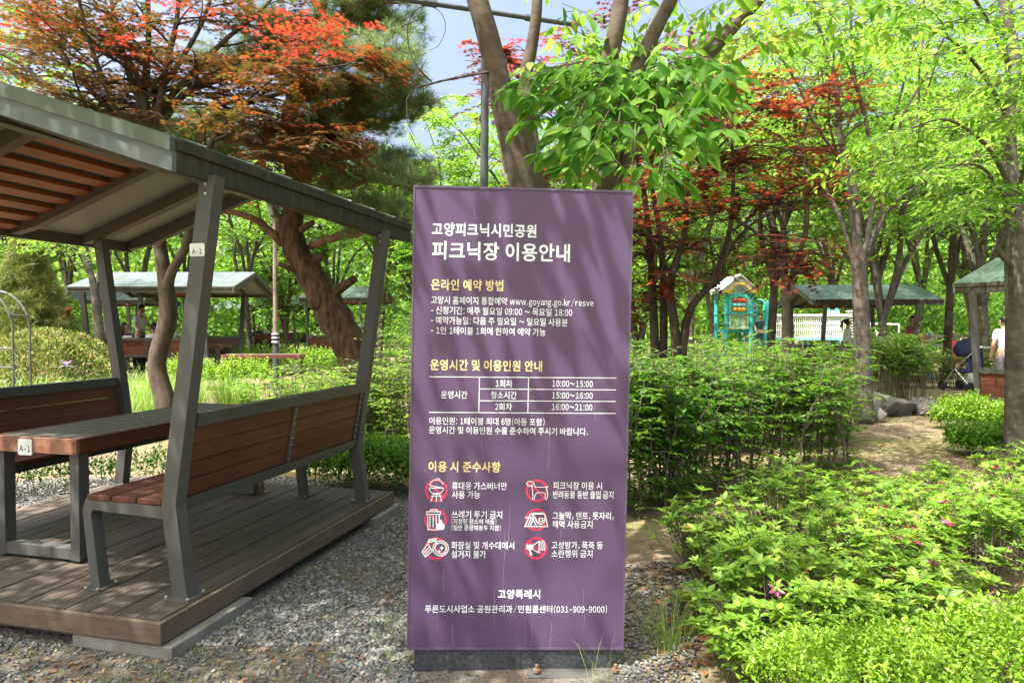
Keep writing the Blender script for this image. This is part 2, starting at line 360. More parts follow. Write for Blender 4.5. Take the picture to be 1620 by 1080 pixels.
# ------------------------------------------------------------------ picnic shelter (local x across the front, y along the benches)
DT = 0.17
def make_shelter(label, group, first):
    root = empty('picnic_shelter', (0,0,0), 0, label, 'picnic shelter', group)
    Wd, Ld = 2.44, 2.52
    mb = MB(); n = 18; w = (Wd-0.05)/n
    for i in range(n):
        u = -Wd+0.025+i*w
        mb.bbox((u+0.004, 0.027, DT-0.03), (u+w-0.004, Ld-0.027, DT + (0.0015 if i%2 else 0)))
    mb.bbox((-Wd+0.06,0.06,0.03),(-0.06,Ld-0.06,DT-0.04))
    if first:
        rng = random.Random(2)
        for i in range(n):
            u = -Wd+0.025+(i+0.5)*w
            for v in (0.10,0.56,1.02,1.48,1.94,2.40):
                for o in (-0.035,0.035):
                    c = (u+o+rng.uniform(-.004,.004), v+rng.uniform(-.006,.006), DT+0.0016)
                    mb.tube([c,(c[0],c[1],c[2]+0.0006)],0.0045,6,mi=1)
    mb.build('deck', [M['deck'], M['dark']], root)
    mb = MB(); e = 0.025
    mb.bbox((-Wd,0,DT-0.10),(0,e,DT-0.001)); mb.bbox((-Wd,Ld-e,DT-0.10),(0,Ld,DT-0.001))
    mb.bbox((-Wd,e+0.001,DT-0.10),(-Wd+e,Ld-e-0.001,DT-0.001)); mb.bbox((-e,e+0.001,DT-0.10),(0,Ld-e-0.001,DT-0.001))
    mb.build('deck_fascia', M['deckside'], root, bevel=0.004 if first else 0)
    # bench frames with the roof posts
    def frame(mb, v, s):
        # s=+1 right bench, -1 left bench; profile in (u,h)
        def X(u): return u if s > 0 else -Wd-u
        t = 0.037
        post = [(-0.152,0),(-0.212,0.45),(-0.142,0.93),(0.030,2.04),(0.112,2.04),(-0.055,0.93),(-0.128,0.455),(-0.068,0)]
        mb.prism(post, lambda p,k: (X(p[0]), v+(t if k else -t), DT+p[1]))
        leg = [(-0.640,0),(-0.690,0.40),(-0.665,0.462),(-0.214,0.447),(-0.208,0.385),(-0.618,0.402),(-0.636,0.385),(-0.585,0)]
        mb.prism(leg, lambda p,k: (X(p[0]), v+((t-0.003) if k else -(t-0.003)), DT+p[1]))
        mb.bbox((X(-0.18),v-0.07,DT+0.002),(X(-0.04),v+0.07,DT+0.008)); mb.bbox((X(-0.66),v-0.06,DT+0.002),(X(-0.565),v+0.06,DT+0.008))
    for s in (1,-1):
        def X(u): return u if s > 0 else -Wd-u
        b = empty('bench'); b.parent = root
        for v in (0.287, 2.196):
            mb = MB(); frame(mb, v, s)
            if first:
                for uu in (-0.17,-0.05,-0.65,-0.575):
                    for vv in (-0.056,0.056): mb.tube([(X(uu),v+vv,DT+0.008),(X(uu),v+vv,DT+0.020)],0.008,6,mi=1)
                for hh in (1.955,2.0): mb.tube([(X(0.06),v-0.037,DT+hh),(X(0.06),v-0.041,DT+hh)],0.007,8,mi=1)
            f = mb.build('post_frame', [M['post'], M['bolt']], b, bevel=0.004 if first else 0)
            if first and s > 0 and v < 1:
                tm = MB()
                fy = v-0.0385
                tm.prism(rrect(0.082,0.062,0.009), lambda p,k: (0.014+p[0], fy-(0.001 if k else 0.004), DT+1.69+p[1]))
                tg = tm.build('number_plate', M['plate'], f)
                text3('A-1', (0.014, fy-0.0045, DT+1.682), 0.026, 'number_lettering', M['black'], tg, bold=0.022)
        # seat boards
        mb = MB()
        for i in range(3):
            u = -0.655+i*0.15
            if s > 0: mb.bbox((u,0.25,DT+0.452),(u+0.142,2.235,DT+0.480))
            else: mb.bbox((X(u),0.25,DT+0.452),(X(u+0.142),2.235,DT+0.480))
        mb.build('seat', M['bench'], b, bevel=0.004 if first else 0)
        mb = MB(); mb.bbox((X(-0.60),1.20,DT+0.405),(X(-0.27),1.26,DT+0.438))
        mb.bbox((X(-0.62),0.35,DT+0.40),(X(-0.57),2.13,DT+0.44)) ; mb.bbox((X(-0.30),0.35,DT+0.40),(X(-0.25),2.13,DT+0.44))
        mb.build('seat_frame', M['dark'], b)
        # back boards follow the lean of the post
        ax = math.atan2(0.088, 0.48)
        def bp(h): return -0.168 + (h-0.455)*0.186
        mb = MB()
        for i in range(4):
            h0 = 0.477+i*0.0885; h1 = h0+0.0845
            prof = [(bp(h0)-0.014,h0),(bp(h1)-0.014,h1),(bp(h1)+0.014,h1),(bp(h0)+0.014,h0)]
            mb.prism(prof, lambda p,k: (X(p[0]), 0.335 if k==0 else 2.148, DT+p[1]))
        mb.build('backrest', M['bench'], b)
        mb = MB()
        for h0,h1,tk in ((0.412,0.472,0.028),(0.832,0.898,0.034)):
            prof = [(bp(h0)-tk,h0),(bp(h1)-tk,h1),(bp(h1)+tk,h1),(bp(h0)+tk,h0)]
            mb.prism(prof, lambda p,k: (X(p[0]), 0.333 if k==0 else 2.150, DT+p[1]))
        for v in (1.24, 2.125):
            prof = [(bp(0.474)+0.0145,0.474),(bp(0.83)+0.0145,0.83),(bp(0.83)+0.022,0.83),(bp(0.474)+0.022,0.474)]
            mb.prism(prof, lambda p,k: (X(p[0]), v-0.022 if k==0 else v+0.022, DT+p[1]))
        if first:
            for v in (1.24, 2.125):
                for i in range(8):
                    h = 0.498+i*0.0435
                    mb.tube([(X(bp(h)+0.0222),v,DT+h),(X(bp(h)+0.026),v,DT+h)], 0.0055, 6, mi=1)
        mb.build('back_frame', [M['dark'], M['bolt']], b)
    # table stays with its own root (made elsewhere); roof
    ue, vr0, vr1 = 0.07, 0.05, 2.70
    he, hr = 2.012, 2.475       # underside heights above the deck at eave and ridge
    ul = -2.72; uc = (ul+ue)/2
    roof = empty('roof'); roof.parent = root
    mb = MB()
    sl = [(ue+0.006,he+0.155),(uc,hr+0.155),(ul-0.006,he+0.155),(ul-0.006,he+0.135),(uc,hr+0.133),(ue+0.006,he+0.135)]
    mb.prism(sl, lambda p,k: (p[0], (vr0-0.012) if k==0 else vr1+0.012, DT+p[1]))
    for s in (0,1):
        for i in range(7):                        # standing seams
            v = vr0+0.2+i*0.36
            a = (ue, he+0.157) if s == 0 else (ul, he+0.157)
            mb.tube([(a[0],v,DT+a[1]),(uc,v,DT+hr+0.157)], 0.008, 4)
    mb.build('roof_sheet', M['roof'], roof)
    mb = MB()
    ud = [(ue-0.03,he+0.07),(uc,hr+0.078),(ul+0.03,he+0.07),(ul+0.03,he+0.09),(uc,hr+0.098),(ue-0.03,he+0.09)]
    for a0,a1 in ((vr0+0.03,vr1-0.03),):
        mb.prism(ud, lambda p,k: (p[0], a0 if k==0 else a1, DT+p[1]))
    mb.build('ceiling_panel', M['under'], roof)
    # eave fascias
    mb = MB()
    mb.bbox((ue-0.03,vr0-0.004,DT+he),(ue,vr1,DT+he+0.095)); mb.bbox((ue-0.03,vr0-0.004,DT+he+0.0955),(ue+0.01,vr1,DT+he+0.150))
    mb.build('eave_fascia', M['moss'], roof, bevel=0.005 if first else 0)
    mb = MB()
    mb.bbox((ul,vr0-0.004,DT+he-0.01),(ul+0.05,vr1,DT+he+0.134))
    mb.build('eave_fascia', M['beam'], roof)
    for v0, fr in ((vr0-0.028, True),(vr1, False)):
        for s in (1,-1):
            a = ue if s > 0 else ul
            b_ = (uc+0.0006*s)
            mb = MB()
            mb.prism([(a,he-0.003),(b_,hr),(b_,hr+0.085),(a,he+0.085)], lambda p,k: (p[0], v0 if k==0 else v0+0.027, DT+p[1]), 0)
            mb.prism([(a,he+0.0855),(b_,hr+0.0855),(b_,hr+0.15),(a,he+0.15)], lambda p,k: (p[0], v0-0.012 if k==0 else v0+0.026, DT+p[1]), 1)
            mb.build('rake_fascia', [M['fascia'], M['fascia_top']] if fr else [M['beam'], M['fascia_top']], roof)
    # rafters and the beams on the post heads
    for v, wd, dp in ((0.30,0.075,0.085),(0.63,0.075,0.09),(1.56,0.075,0.09),(2.19,0.075,0.085),(2.665,0.06,0.10)):
        for s in (1,-1):
            mb = MB(); a = ue-0.035 if s > 0 else ul+0.055
            mb.prism([(a,he+0.006),(a-s*0.25,he+0.25*(hr-he)/1.34+0.062-dp),(uc+0.001*s,hr+0.07-dp),(uc+0.001*s,hr+0.072),(a,he+0.067)], lambda p,k: (p[0], v-wd/2 if k==0 else v+wd/2, DT+p[1]))
            mb.build('rafter', M['beam'], roof)
    mb = MB()
    mb.bbox((uc-0.04,vr0+0.002,DT+hr-0.06),(uc+0.04,vr1-0.002,DT+hr+0.03))
    mb.build('ridge_beam', M['beam'], roof)
    # orange slats between the two middle rafters
    for s in (1,-1):
        for i in range(8):
            mb = MB(); t = 0.075+i*0.118
            a = ue if s > 0 else ul
            u = a+(uc-a)*t; h = he+(hr-he)*t
            ang = math.atan2(hr-he, abs(uc-a))*(1 if s < 0 else -1)
            mb.box((u,1.095,DT+h+0.03),(0.09,0.85,0.03), Matrix.Rotation(-ang,3,'Y'))
            mb.build('ceiling_slat', M['slat'], roof)
    if not first:
        pass
    return root

def rrect(w, h, r, n=4):
    pts = []
    for cx, cy, a0 in ((w/2-r,h/2-r,0),(-w/2+r,h/2-r,90),(-w/2+r,-h/2+r,180),(w/2-r,-h/2+r,270)):
        for i in range(n+1):
            a = R(a0+90*i/n); pts.append((cx+r*math.cos(a), cy+r*math.sin(a)))
    return pts

# ------------------------------------------------------------------ lettering
M['scratch'] = plain('pale_scratch', (0.30,0.26,0.31), 0.7)
_tc = bpy.data.curves.new('lettering', 'FONT'); _tc.size = 1.0; _tc.resolution_u = 3
_to = bpy.data.objects.new('lettering', _tc); COL.objects.link(_to)
_GL = {}
def load_glyphs(bold, text):
    """all the characters of one weight in one go, a line each"""
    chars = sorted(c for c in set(text+'한') if c not in ' -' and (c, bold) not in _GL); SP = 4.0
    if not chars: return
    _tc.offset = bold; _tc.space_line = SP
    _tc.body = '\n'.join(chr(ord(c)+0xFEE0) if 33 <= ord(c) < 127 else c for c in chars)
    dg = bpy.context.evaluated_depsgraph_get(); dg.update()
    me = bpy.data.meshes.new_from_object(_to.evaluated_get(dg))
    n = len(me.vertices); co = np.zeros(n*3); me.vertices.foreach_get('co', co); co = co.reshape(-1,3)
    line = np.round((0.35-co[:,1])/SP).astype(int)
    fl = {}
    for p in me.polygons: fl.setdefault(line[p.vertices[0]], []).append(tuple(p.vertices))
    for i, ch in enumerate(chars):
        idx = np.where(line == i)[0]; mp = {int(k): j for j, k in enumerate(idx)}
        c = co[idx].copy(); c[:,1] += i*SP
        _GL[(ch, bold)] = (c, [tuple(mp[k] for k in f) for f in fl.get(i, [])])
    bpy.data.meshes.remove(me)
def glyph(ch, bold):
    if ch == '-':
        k = _GL[('한', bold)][0]; w = k[:,0].max()-k[:,0].min(); h = k[:,1].max()-k[:,1].min(); y = k[:,1].min()+0.42*h
        return np.array([(0,y-0.05*h,0),(0.36*w,y-0.05*h,0),(0.36*w,y+0.05*h,0),(0,y+0.05*h,0)]), [(0,1,2,3)]
    return _GL[(ch, bold)]
PRE = {0.022: 'A1고양피크닉시민공원장이용안내온라인예약방법운영간및사항준수특례', 0.006: '고양시홈페이지통합예약wgoyan.kr/esv신청기간:매주월요일0123456789~목가능다음사용분인테블회에한하여영차소최대명(아동포함)및수를준바랍니다휴스버너만피크닉장려물반출입금쓰레투정된배일종량제봉그늘막텐트돗자리,해먹화실개서설거불성방푹죽등란행위푸른도업공원관과민콜센터운단을라내항안'}
for _b, _s in PRE.items(): load_glyphs(_b, _s)
def textmesh(body, bold=0.0):
    """own letter spacing: Korean syllables keep their em box, the rest is set by its width"""
    x = 0.0; V = []; F = []; n = 0; load_glyphs(bold, body)
    ref, _ = glyph('한', bold); k = (ref[:,0].max()-ref[:,0].min())
    for ch in body:
        if ch == ' ': x += 0.30*k; continue
        co, fs = glyph(ch, bold); lo, hi = co[:,0].min(), co[:,0].max()
        c = co.copy()
        if ord(ch) > 0x1100:
            c[:,0] += x - ref[:,0].min() + 0.02*k; x += 1.09*k
        else:
            sq = 1.0 if ch == '-' else (0.80 if ch.isalnum() else (0.5 if ch == '/' else 0.7))
            wd = (hi-lo)*sq
            side = 0.055*k if ch.isalnum() else 0.10*k
            if ch == '1': side = 0.11*k
            c[:,0] = (c[:,0]-lo)*sq + x + side; x += wd + 2*side
        V.append(c); F += [tuple(i+n for i in f) for f in fs]; n += len(c)
    return np.concatenate(V), F
def text3(body, c, h, name, mat, parent, bold=0.0):
    """flat lettering facing local -y, centred on c, cap height h"""
    co, fs = textmesh(body, bold)
    lo, hi = co.min(0), co.max(0); s = h/(hi[1]-lo[1])
    mb = MB()
    mb.add([(c[0]+(x-(lo[0]+hi[0])/2)*s, c[1], c[2]+(y-(lo[1]+hi[1])/2)*s) for x,y,z in co], fs)
    return mb.build(name, mat, parent)

SH_POS = Vector((-1.571, 3.02, 0)); SH_RZ = math.atan2(-0.2467, 0.969)
shelter = make_shelter('nearest picnic shelter, grey slanted posts, red-brown benches, orange ceiling slats, timber deck', 'picnic shelters in the park', True)
shelter.location = SH_POS; shelter.rotation_euler.z = SH_RZ

def make_table(label, group, first):
    root = empty('picnic_table', (0,0,0), 0, label, 'picnic table', group)
    mb = MB(); u0, u1, v0, v1 = -1.60, -0.985, 0.50, 2.20
    n = 5; w = (u1-u0)/n
    for i in range(n):
        mb.bbox((u0+i*w+0.003,v0+0.026,DT+0.675),(u0+(i+1)*w-0.003,v1-0.026,DT+0.70))
    mb.build('tabletop', M['tabletop'], root, bevel=0.003 if first else 0)
    mb = MB()
    mb.bbox((u0,v0,DT+0.615),(u1,v0+0.025,DT+0.703)); mb.bbox((u0,v1-0.025,DT+0.615),(u1,v1,DT+0.703))
    mb.bbox((u0,v0+0.026,DT+0.615),(u0+0.025,v1-0.026,DT+0.702),1); mb.bbox((u1-0.025,v0+0.026,DT+0.615),(u1,v1-0.026,DT+0.702),1)
    ap = mb.build('apron', [M['apron'], M['bench']], root, bevel=0.003 if first else 0)
    for v in (v0+0.06, v1-0.06):
        mb = MB(); t = 0.035
        mb.bbox((u1-0.075,v-t,DT+0.015),(u1-0.012,v+t,DT+0.614)); mb.bbox((u0+0.012,v-t,DT+0.015),(u0+0.075,v+t,DT+0.614))
        mb.bbox((u0+0.0755,v-t+0.002,DT+0.02),(u1-0.0755,v+t-0.002,DT+0.085))
        lf = mb.build('leg_frame', M['post'], root, bevel=0.003 if first else 0)
        for u in (u1-0.045,u0+0.045):
            mb = MB(); mb.tube([(u,v,DT+0.002),(u,v,DT+0.014)], 0.028, 10); mb.build('foot', M['black'], lf)
    if first:
        mb = MB()
        mb.bbox((u1-0.035,v1-0.02,DT+0.003),(u1+0.035,v1+0.05,DT+0.010)); mb.bbox((u1-0.012,v1-0.02,DT+0.0105),(u1+0.022,v1-0.008,DT+0.10))
        mb.build('bracket', M['rust'], root)
        tm = MB(); fy = v0-0.002
        tm.prism(rrect(0.098,0.090,0.010), lambda p,k: (-1.335+p[0], fy-(0.0 if k else 0.004), DT+0.648+p[1]))
        tg = tm.build('number_plate', M['plate'], ap)
        text3('A-1', (-1.335, fy-0.0045, DT+0.638), 0.036, 'number_lettering', M['black'], tg, bold=0.022)
        tm = MB()
        for h in (0.625,0.68): tm.tube([(u1-0.022,v0-0.001,DT+h),(u1-0.022,v0-0.004,DT+h)], 0.008, 8)
        tm.build('screw', M['rust'], ap)
    return root
table = make_table('weathered grey plank table with an A-1 plate, between the benches of the near shelter', 'picnic tables under the shelters', True)
table.location = SH_POS; table.rotation_euler.z = SH_RZ

# concrete slab under the deck corner
mb = MB(); mb.bbox((-0.50,0.01,0.004),(0.05,0.60,0.062)); 
o = mb.build('concrete_slab', M['concrete'], bevel=0.006); o.location = SH_POS; o.rotation_euler.z = SH_RZ
tag(o, 'pale concrete slab under the front corner of the timber deck', 'slab')
mb = MB(); mb.bbox((-0.35,2.1,0.004),(0.04,2.56,0.062))
o = mb.build('concrete_slab', M['concrete'], bevel=0.006); o.location = SH_POS; o.rotation_euler.z = SH_RZ
tag(o, 'concrete slab under the far deck corner, half sunk in gravel', 'slab')

# ------------------------------------------------------------------ information sign
PH0, PH1, PW = 0.10, 2.085, 0.936
def homog():
    src = [(654,296),(1000,308),(984,1030),(643,1028)]
    dst = [(-PW/2,PH1),(PW/2,PH1),(PW/2,PH0),(-PW/2,PH0)]
    A = []; b = []
    for (x,y),(X,Y) in zip(src,dst):
        A.append([x,y,1,0,0,0,-X*x,-X*y]); b.append(X); A.append([0,0,0,x,y,1,-Y*x,-Y*y]); b.append(Y)
    return np.append(np.linalg.solve(np.array(A), np.array(b)), 1).reshape(3,3)
HM = homog()
def P2(px, py):
    v = HM @ np.array([px,py,1.0]); return v[0]/v[2], v[1]/v[2]
SPX = 1.985/728                      # metres per photo pixel on the panel
sign = empty('information_sign', (0.012, 2.985, 0), 0, 'tall purple information board with white Korean text and red ring pictograms on a dark plinth', 'sign')
sign.rotation_euler = (0, R(1.05), R(2.2))
TH = 0.11; FY = -TH/2
mb = MB(); mb.bbox((-PW/2,FY,PH0),(PW/2,TH/2,PH1)); panel = mb.build('panel', M['sign'], sign, bevel=0.004)
mb = MB()
e = 0.006
mb.bbox((-PW/2-0.002,FY-0.003,PH0-0.003),(PW/2+0.002,FY+0.012,PH0+e)); mb.bbox((-PW/2-0.002,FY-0.003,PH1-e),(PW/2+0.002,FY+0.012,PH1+0.003))
mb.bbox((-PW/2-0.003,FY-0.0025,PH0+e),(-PW/2+0.004,FY+0.012,PH1-e)); mb.bbox((PW/2-0.004,FY-0.0025,PH0+e),(PW/2+0.003,FY+0.012,PH1-e))
mb.build('edge_trim', M['signedge'], panel)
mb = MB(); mb.bbox((-0.44,-0.05,0.0),(0.44,0.05,PH0+0.001)); plinth = mb.build('plinth', M['granite'], sign, bevel=0.004)
mb = MB(); mb.bbox((0.05,-0.13,0.0),(0.47,-0.052,0.012))
bp_ = mb.build('base_plate', M['post'], sign)
for x in (0.09,0.43):
    mb = MB(); mb.lathe([(0.016,0.024),(0.016,0.036),(0.009,0.037),(0.008,0.055)], (x,-0.095,-0.004), 6); mb.build('anchor_bolt', M['rust'], bp_)

REF, _ = textmesh('한', 0.006); REFH = REF[:,1].max()-REF[:,1].min(); REFC = (REF[:,1].max()+REF[:,1].min())/2
def sign_text(items, name, mat, bold):
    for body, x0, x1, yc, h in items:
        mb = MB()
        co, fs = textmesh(body, bold)
        X0, Za = P2(x0, yc); X1, Zb = P2(x1, yc)
        _, Z = P2((x0+x1)/2, yc)
        lo, hi = co[:,0].min(), co[:,0].max()
        sx = (X1-X0)/(hi-lo); sy = h*SPX/REFH
        mb.add([(X0+(x-lo)*sx, FY-0.0010, Z+(y-REFC)*sy) for x,y,z in co], fs)
        mb.build(name, mat, panel)
sign_text([('고양피크닉시민공원',682,847.5,366.75,19.5),('피크닉장 이용안내',682.5,900.5,401,27)], 'title_lettering', M['white'], 0.022)
sign_text([('온라인 예약 방법',680.7,795,453.5,16.5),('운영시간 및 이용인원 안내',679.3,856.5,580.8,16.5),('이용 시 준수사항',676.7,790.7,740.7,16)], 'heading_lettering', M['yellow'], 0.022)
sign_text([('고양특례시',786.7,853.3,942.3,14)], 'city_lettering', M['white'], 0.022)
sign_text([('고양시 홈페이지 통합예약 www.goyang.go.kr/resve',680.5,937.5,480,12),('- 신청기간: 매주 월요일 09:00 ~ 목요일 18:00',680.5,904,495.5,12),
 ('- 예약가능일: 다음 주 월요일 ~ 일요일 사용분',680.5,897,511.2,12),('- 1인 1테이블 1회에 한하여 예약 가능',680.5,862,526.7,12)], 'booking_lettering', M['white'], 0.006)
sign_text([('운영시간',696.4,738.2,626.7,11.5),('1회차',783.2,809.5,609.6,11.5),('청소시간',775.2,816.3,627.8,11.5),('2회차',782,809,646.3,11.5),
 ('10:00~15:00',872.5,936.5,610.7,11.5),('15:00~16:00',872.3,936.3,629.2,11.5),('16:00~21:00',871.8,935.8,647.5,11.5),
 ('이용인원: 1테이블 최대 6명(아동 포함)',677.7,860.4,669.2,11.5),('운영시간 및 이용인원 수를 준수하여 주시기 바랍니다.',677.2,928.5,684.3,11.5)], 'timetable_lettering', M['white'], 0.006)
sign_text([('휴대용 가스버너만',713.7,800.7,771,12),('사용 가능',713.7,758.3,784.7,12),('피크닉장 이용 시',873.7,951,771.7,12),('반려동물 동반 출입 금지',873.7,969,786,12),
 ('쓰레기 투기 금지',713.3,793.3,816.3,12),('(지정된 장소에 배출)',713.3,784,827.2,8.5),('(일반 종량제봉투 지참)',713.3,791,837.2,8.5),
 ('그늘막, 텐트, 돗자리,',872.7,969.3,819.3,12),('해먹 사용금지',872.7,936,832.7,12),('화장실 및 개수대에서',712.7,812.3,865,12),('설거지 불가',712.7,767.7,878.7,12),
 ('고성방가, 푹죽 등',871.3,952.3,865.7,12),('소란행위 금지',871.3,936,879,12)], 'rules_lettering', M['white'], 0.006)
sign_text([('푸른도시사업소 공원관리과/민원콜센터(031-909-9000)',671,959,966,12)], 'contact_lettering', M['white'], 0.006)
def seg2(mb, pts, w, y):
    """flat ribbon strokes on the panel face"""
    for a, b in zip(pts[:-1], pts[1:]):
        a = Vector(a); b = Vector(b); d = b-a
        if d.length < 1e-7: continue
        d.normalize(); nrm = Vector((-d.y, d.x))*w/2; a2 = a-d*w*0.4; b2 = b+d*w*0.4
        q = [a2+nrm, a2-nrm, b2-nrm, b2+nrm]
        mb.add([(p.x, y, p.y) for p in q], [(0,1,2,3)])
mb = MB()
for x0,y0,x1,y1 in ((678.4,598.1,973.5,602.3),(757.2,617.8,973,621),(757.2,636.5,972.3,639.3),(677.7,654.3,971.9,658.2),(757.4,599.2,756.3,655.3),(835,600.7,833.9,656)):
    a = P2(x0,y0); b = P2(x1,y1)
    seg2(mb, [a,b], 0.0032, FY-0.0010)
mb.build('timetable_lines', M['white'], panel).name = 'timetable_rule'
# pale run marks and scratches on the sheet
rs = random.Random(14)
for px, py, ln in ((748,330,20),(792,455,24),(868,690,60),(806,800,70),(797,845,95),(888,800,60),(780,930,70),(840,985,40),(828,975,55),(870,985,45),(715,985,50),(920,930,70),(672,735,14),(900,760,16),(760,700,30),(940,640,30),(700,900,40)):
    x, z = P2(px, py); mb = MB(); vs = []; wd_ = 0.0005
    for i in range(9):
        k = wd_*(0.5+rs.random())*(1 if 0 < i < 8 else 0.3); vs += [(x-k,FY-0.00035,z),(x+k,FY-0.00035,z)]; x += rs.uniform(-0.003,0.0035); z -= ln*SPX/8
    mb.add(vs, [(2*i,2*i+1,2*i+3,2*i+2) for i in range(8)]); mb.build('stain', M['scratch'], panel)
# pictograms
def picto(cx, cy, strokes, fills=(), lw=0.0042):
    X, Z = P2(cx, cy); r = 18*SPX
    mb = MB(); n = 40
    ro, ri = r, r*0.80
    vs = []
    for k in range(n):
        a = 2*math.pi*k/n; vs += [(X+ro*math.cos(a), FY-0.0004, Z+ro*math.sin(a)), (X+ri*math.cos(a), FY-0.0004, Z+ri*math.sin(a))]
    mb.add(vs, [(2*k, 2*k+1, 2*((k+1)%n)+1, 2*((k+1)%n)) for k in range(n)])
    q = 0.70*r
    seg2(mb, [(X-q*0.92,Z+q*0.92),(X+q*0.92,Z-q*0.92)], r*0.19, FY-0.0005)
    ring = mb.build('pictogram', M['red'], panel)
    mb = MB()
    T = lambda p: (X+p[0]*r, Z+p[1]*r)
    k = 0
    for s in strokes:
        seg2(mb, [T(p) for p in s], lw*0.78, FY-0.0008-0.00003*k); k += 1
    for f in fills:
        mb.add([(T(p)[0], FY-0.00075, T(p)[1]) for p in f], [tuple(range(len(f)))])
    mb.build('line_drawing', M['white'], ring)
def arc(cx, cy, rx, ry, a0, a1, n=14): return [(cx+rx*math.cos(R(a0+(a1-a0)*i/n)), cy+ry*math.sin(R(a0+(a1-a0)*i/n))) for i in range(n+1)]
picto(689,777.7,[arc(0.02,0.32,0.60,0.62,20,170),[(-0.58,0.42),(0.60,0.22)],[(-0.62,0.20),(0.62,0.20)],arc(0,0.20,0.62,0.52,180,360),
 [(-0.22,-0.26),(-0.45,-0.98)],[(0.26,-0.26),(0.47,-0.98)],[(0,-0.3),(0.02,-1.0)],[(-0.42,-0.50),(0.46,-0.50)],[(-0.3,-0.26),(0.3,-0.26)],arc(0.15,0.95,0.14,0.12,0,180)], lw=0.0036)
picto(687.7,824.3,[[(-0.78,0.72),(0.42,0.72),(0.42,0.48),(-0.78,0.48),(-0.78,0.72)],[(-0.45,0.72),(-0.45,0.90),(0.10,0.90),(0.10,0.72)],
 [(-0.68,0.48),(-0.65,-0.86),(0.10,-0.86)],[(0.32,0.48),(0.32,-0.10)],[(-0.48,0.32),(-0.48,-0.62)],[(-0.2,0.32),(-0.2,-0.62)],[(0.06,0.32),(0.06,-0.4)]],
 [[(0.46,0.02),(0.56,0.0),(0.56,-0.16),(0.80,-0.46),(0.80,-0.74),(0.66,-0.88),(0.18,-0.88),(0.05,-0.72),(0.08,-0.46),(0.36,-0.16),(0.38,0.02)]], lw=0.0052)
picto(688.3,869.7,[arc(0.42,0.03,0.68,0.66,0,360,22),arc(0.42,0.03,0.50,0.48,0,360,18),[(-1.2,-0.28),(-0.72,0.42),(-0.62,0.80),(0.05,0.88)],[(-0.9,-0.72),(-0.30,-0.22),(-0.1,0.10),(0.1,0.62)],
 [(-1.2,-0.28),(-0.9,-0.72)],[(-1.02,-0.36),(-0.58,0.14)],[(-0.86,-0.5),(-0.48,-0.06)],[(-0.62,0.55),(0.0,0.68)],[(-0.58,0.66),(0.05,0.8)],[(-0.68,0.42),(-0.3,-0.2)]],
 [[(0.44,0.12),(0.52,0.26),(0.58,0.12),(0.72,0.06),(0.58,0.0),(0.52,-0.14),(0.44,0.0),(0.32,0.06)],[(0.3,-0.06),(0.36,-0.22),(0.5,-0.2),(0.36,-0.3),(0.3,-0.42),(0.24,-0.28),(0.12,-0.22),(0.25,-0.18)]], lw=0.0058)
picto(848.3,779.3,[arc(-0.62,0.62,0.30,0.20,20,330),[(-0.34,0.70),(-0.22,0.50),(-0.15,0.32),(0.85,0.32),(0.98,0.42)],[(-0.48,0.42),(-0.42,0.15),(-0.34,-0.5),(-0.40,-0.72),(-0.25,-0.76),(-0.18,-0.45),(-0.05,-0.22),(0.2,-0.14),(0.55,-0.16),(0.76,-0.28),(0.72,-0.72),(0.86,-0.78),(0.92,-0.62),(0.98,-0.3),(0.85,0.02),(0.85,0.3)],[(-0.92,0.58),(-0.80,0.44),(-0.48,0.42)]], lw=0.004)
picto(847.7,825,[[(-1.05,-0.60),(1.0,-0.60)],[(-0.98,-0.52),(-0.55,0.48),(0.68,0.52),(0.98,-0.52)],[(-0.55,0.48),(-0.25,0.58),(0.60,0.58),(0.78,0.3)],[(-1.0,0.20),(-0.4,0.20),(-0.05,-0.45)],[(-0.38,0.5),(-0.1,0.1),(0.1,-0.3),(0.45,-0.38),(0.68,-0.2),(0.76,0.3)],[(0.22,0.12),(0.55,0.12),(0.55,-0.14),(0.22,-0.14),(0.22,0.12)],[(-0.72,-0.5),(-0.5,0.1)],[(-0.52,-0.5),(-0.3,0.1)]], lw=0.0058)
picto(847,870,[[(-0.28,0.25),(0.26,0.62),(0.26,-0.42),(-0.28,-0.12),(-0.28,0.25)],arc(0.26,0.12,0.2,0.42,-40,70,8),arc(0.36,0.14,0.26,0.50,-40,70,8),arc(0.48,0.16,0.30,0.56,-40,70,8)],
 [[(-0.85,0.32),(-0.30,0.32),(-0.30,-0.16),(-0.52,-0.16),(-0.28,-0.60),(-0.50,-0.66),(-0.64,-0.16),(-0.72,-0.18),(-0.72,-0.10),(-0.85,-0.08)]], lw=0.0052)

bpy.data.objects.remove(_to); bpy.data.curves.remove(_tc)
# ------------------------------------------------------------------ foliage
def npmesh(name, V, loops, sizes, mats, parent=None, smooth=False, midx=None):
    me = bpy.data.meshes.new(name)
    me.vertices.add(len(V)); me.vertices.foreach_set('co', np.ascontiguousarray(V, dtype=np.float32).ravel())
    me.loops.add(len(loops)); me.loops.foreach_set('vertex_index', np.ascontiguousarray(loops, dtype=np.int32))
    me.polygons.add(len(sizes)); st = np.concatenate([[0], np.cumsum(sizes)[:-1]]).astype(np.int32)
    me.polygons.foreach_set('loop_start', st); me.polygons.foreach_set('loop_total', np.asarray(sizes, dtype=np.int32))
    if not isinstance(mats, (list, tuple)): mats = [mats]
    for m in mats: me.materials.append(m)
    if midx is not None: me.polygons.foreach_set('material_index', np.asarray(midx, dtype=np.int32))
    if smooth: me.polygons.foreach_set('use_smooth', np.ones(len(sizes), dtype=bool))
    me.update(calc_edges=True); me.validate()
    o = bpy.data.objects.new(name, me); return link(o, parent)

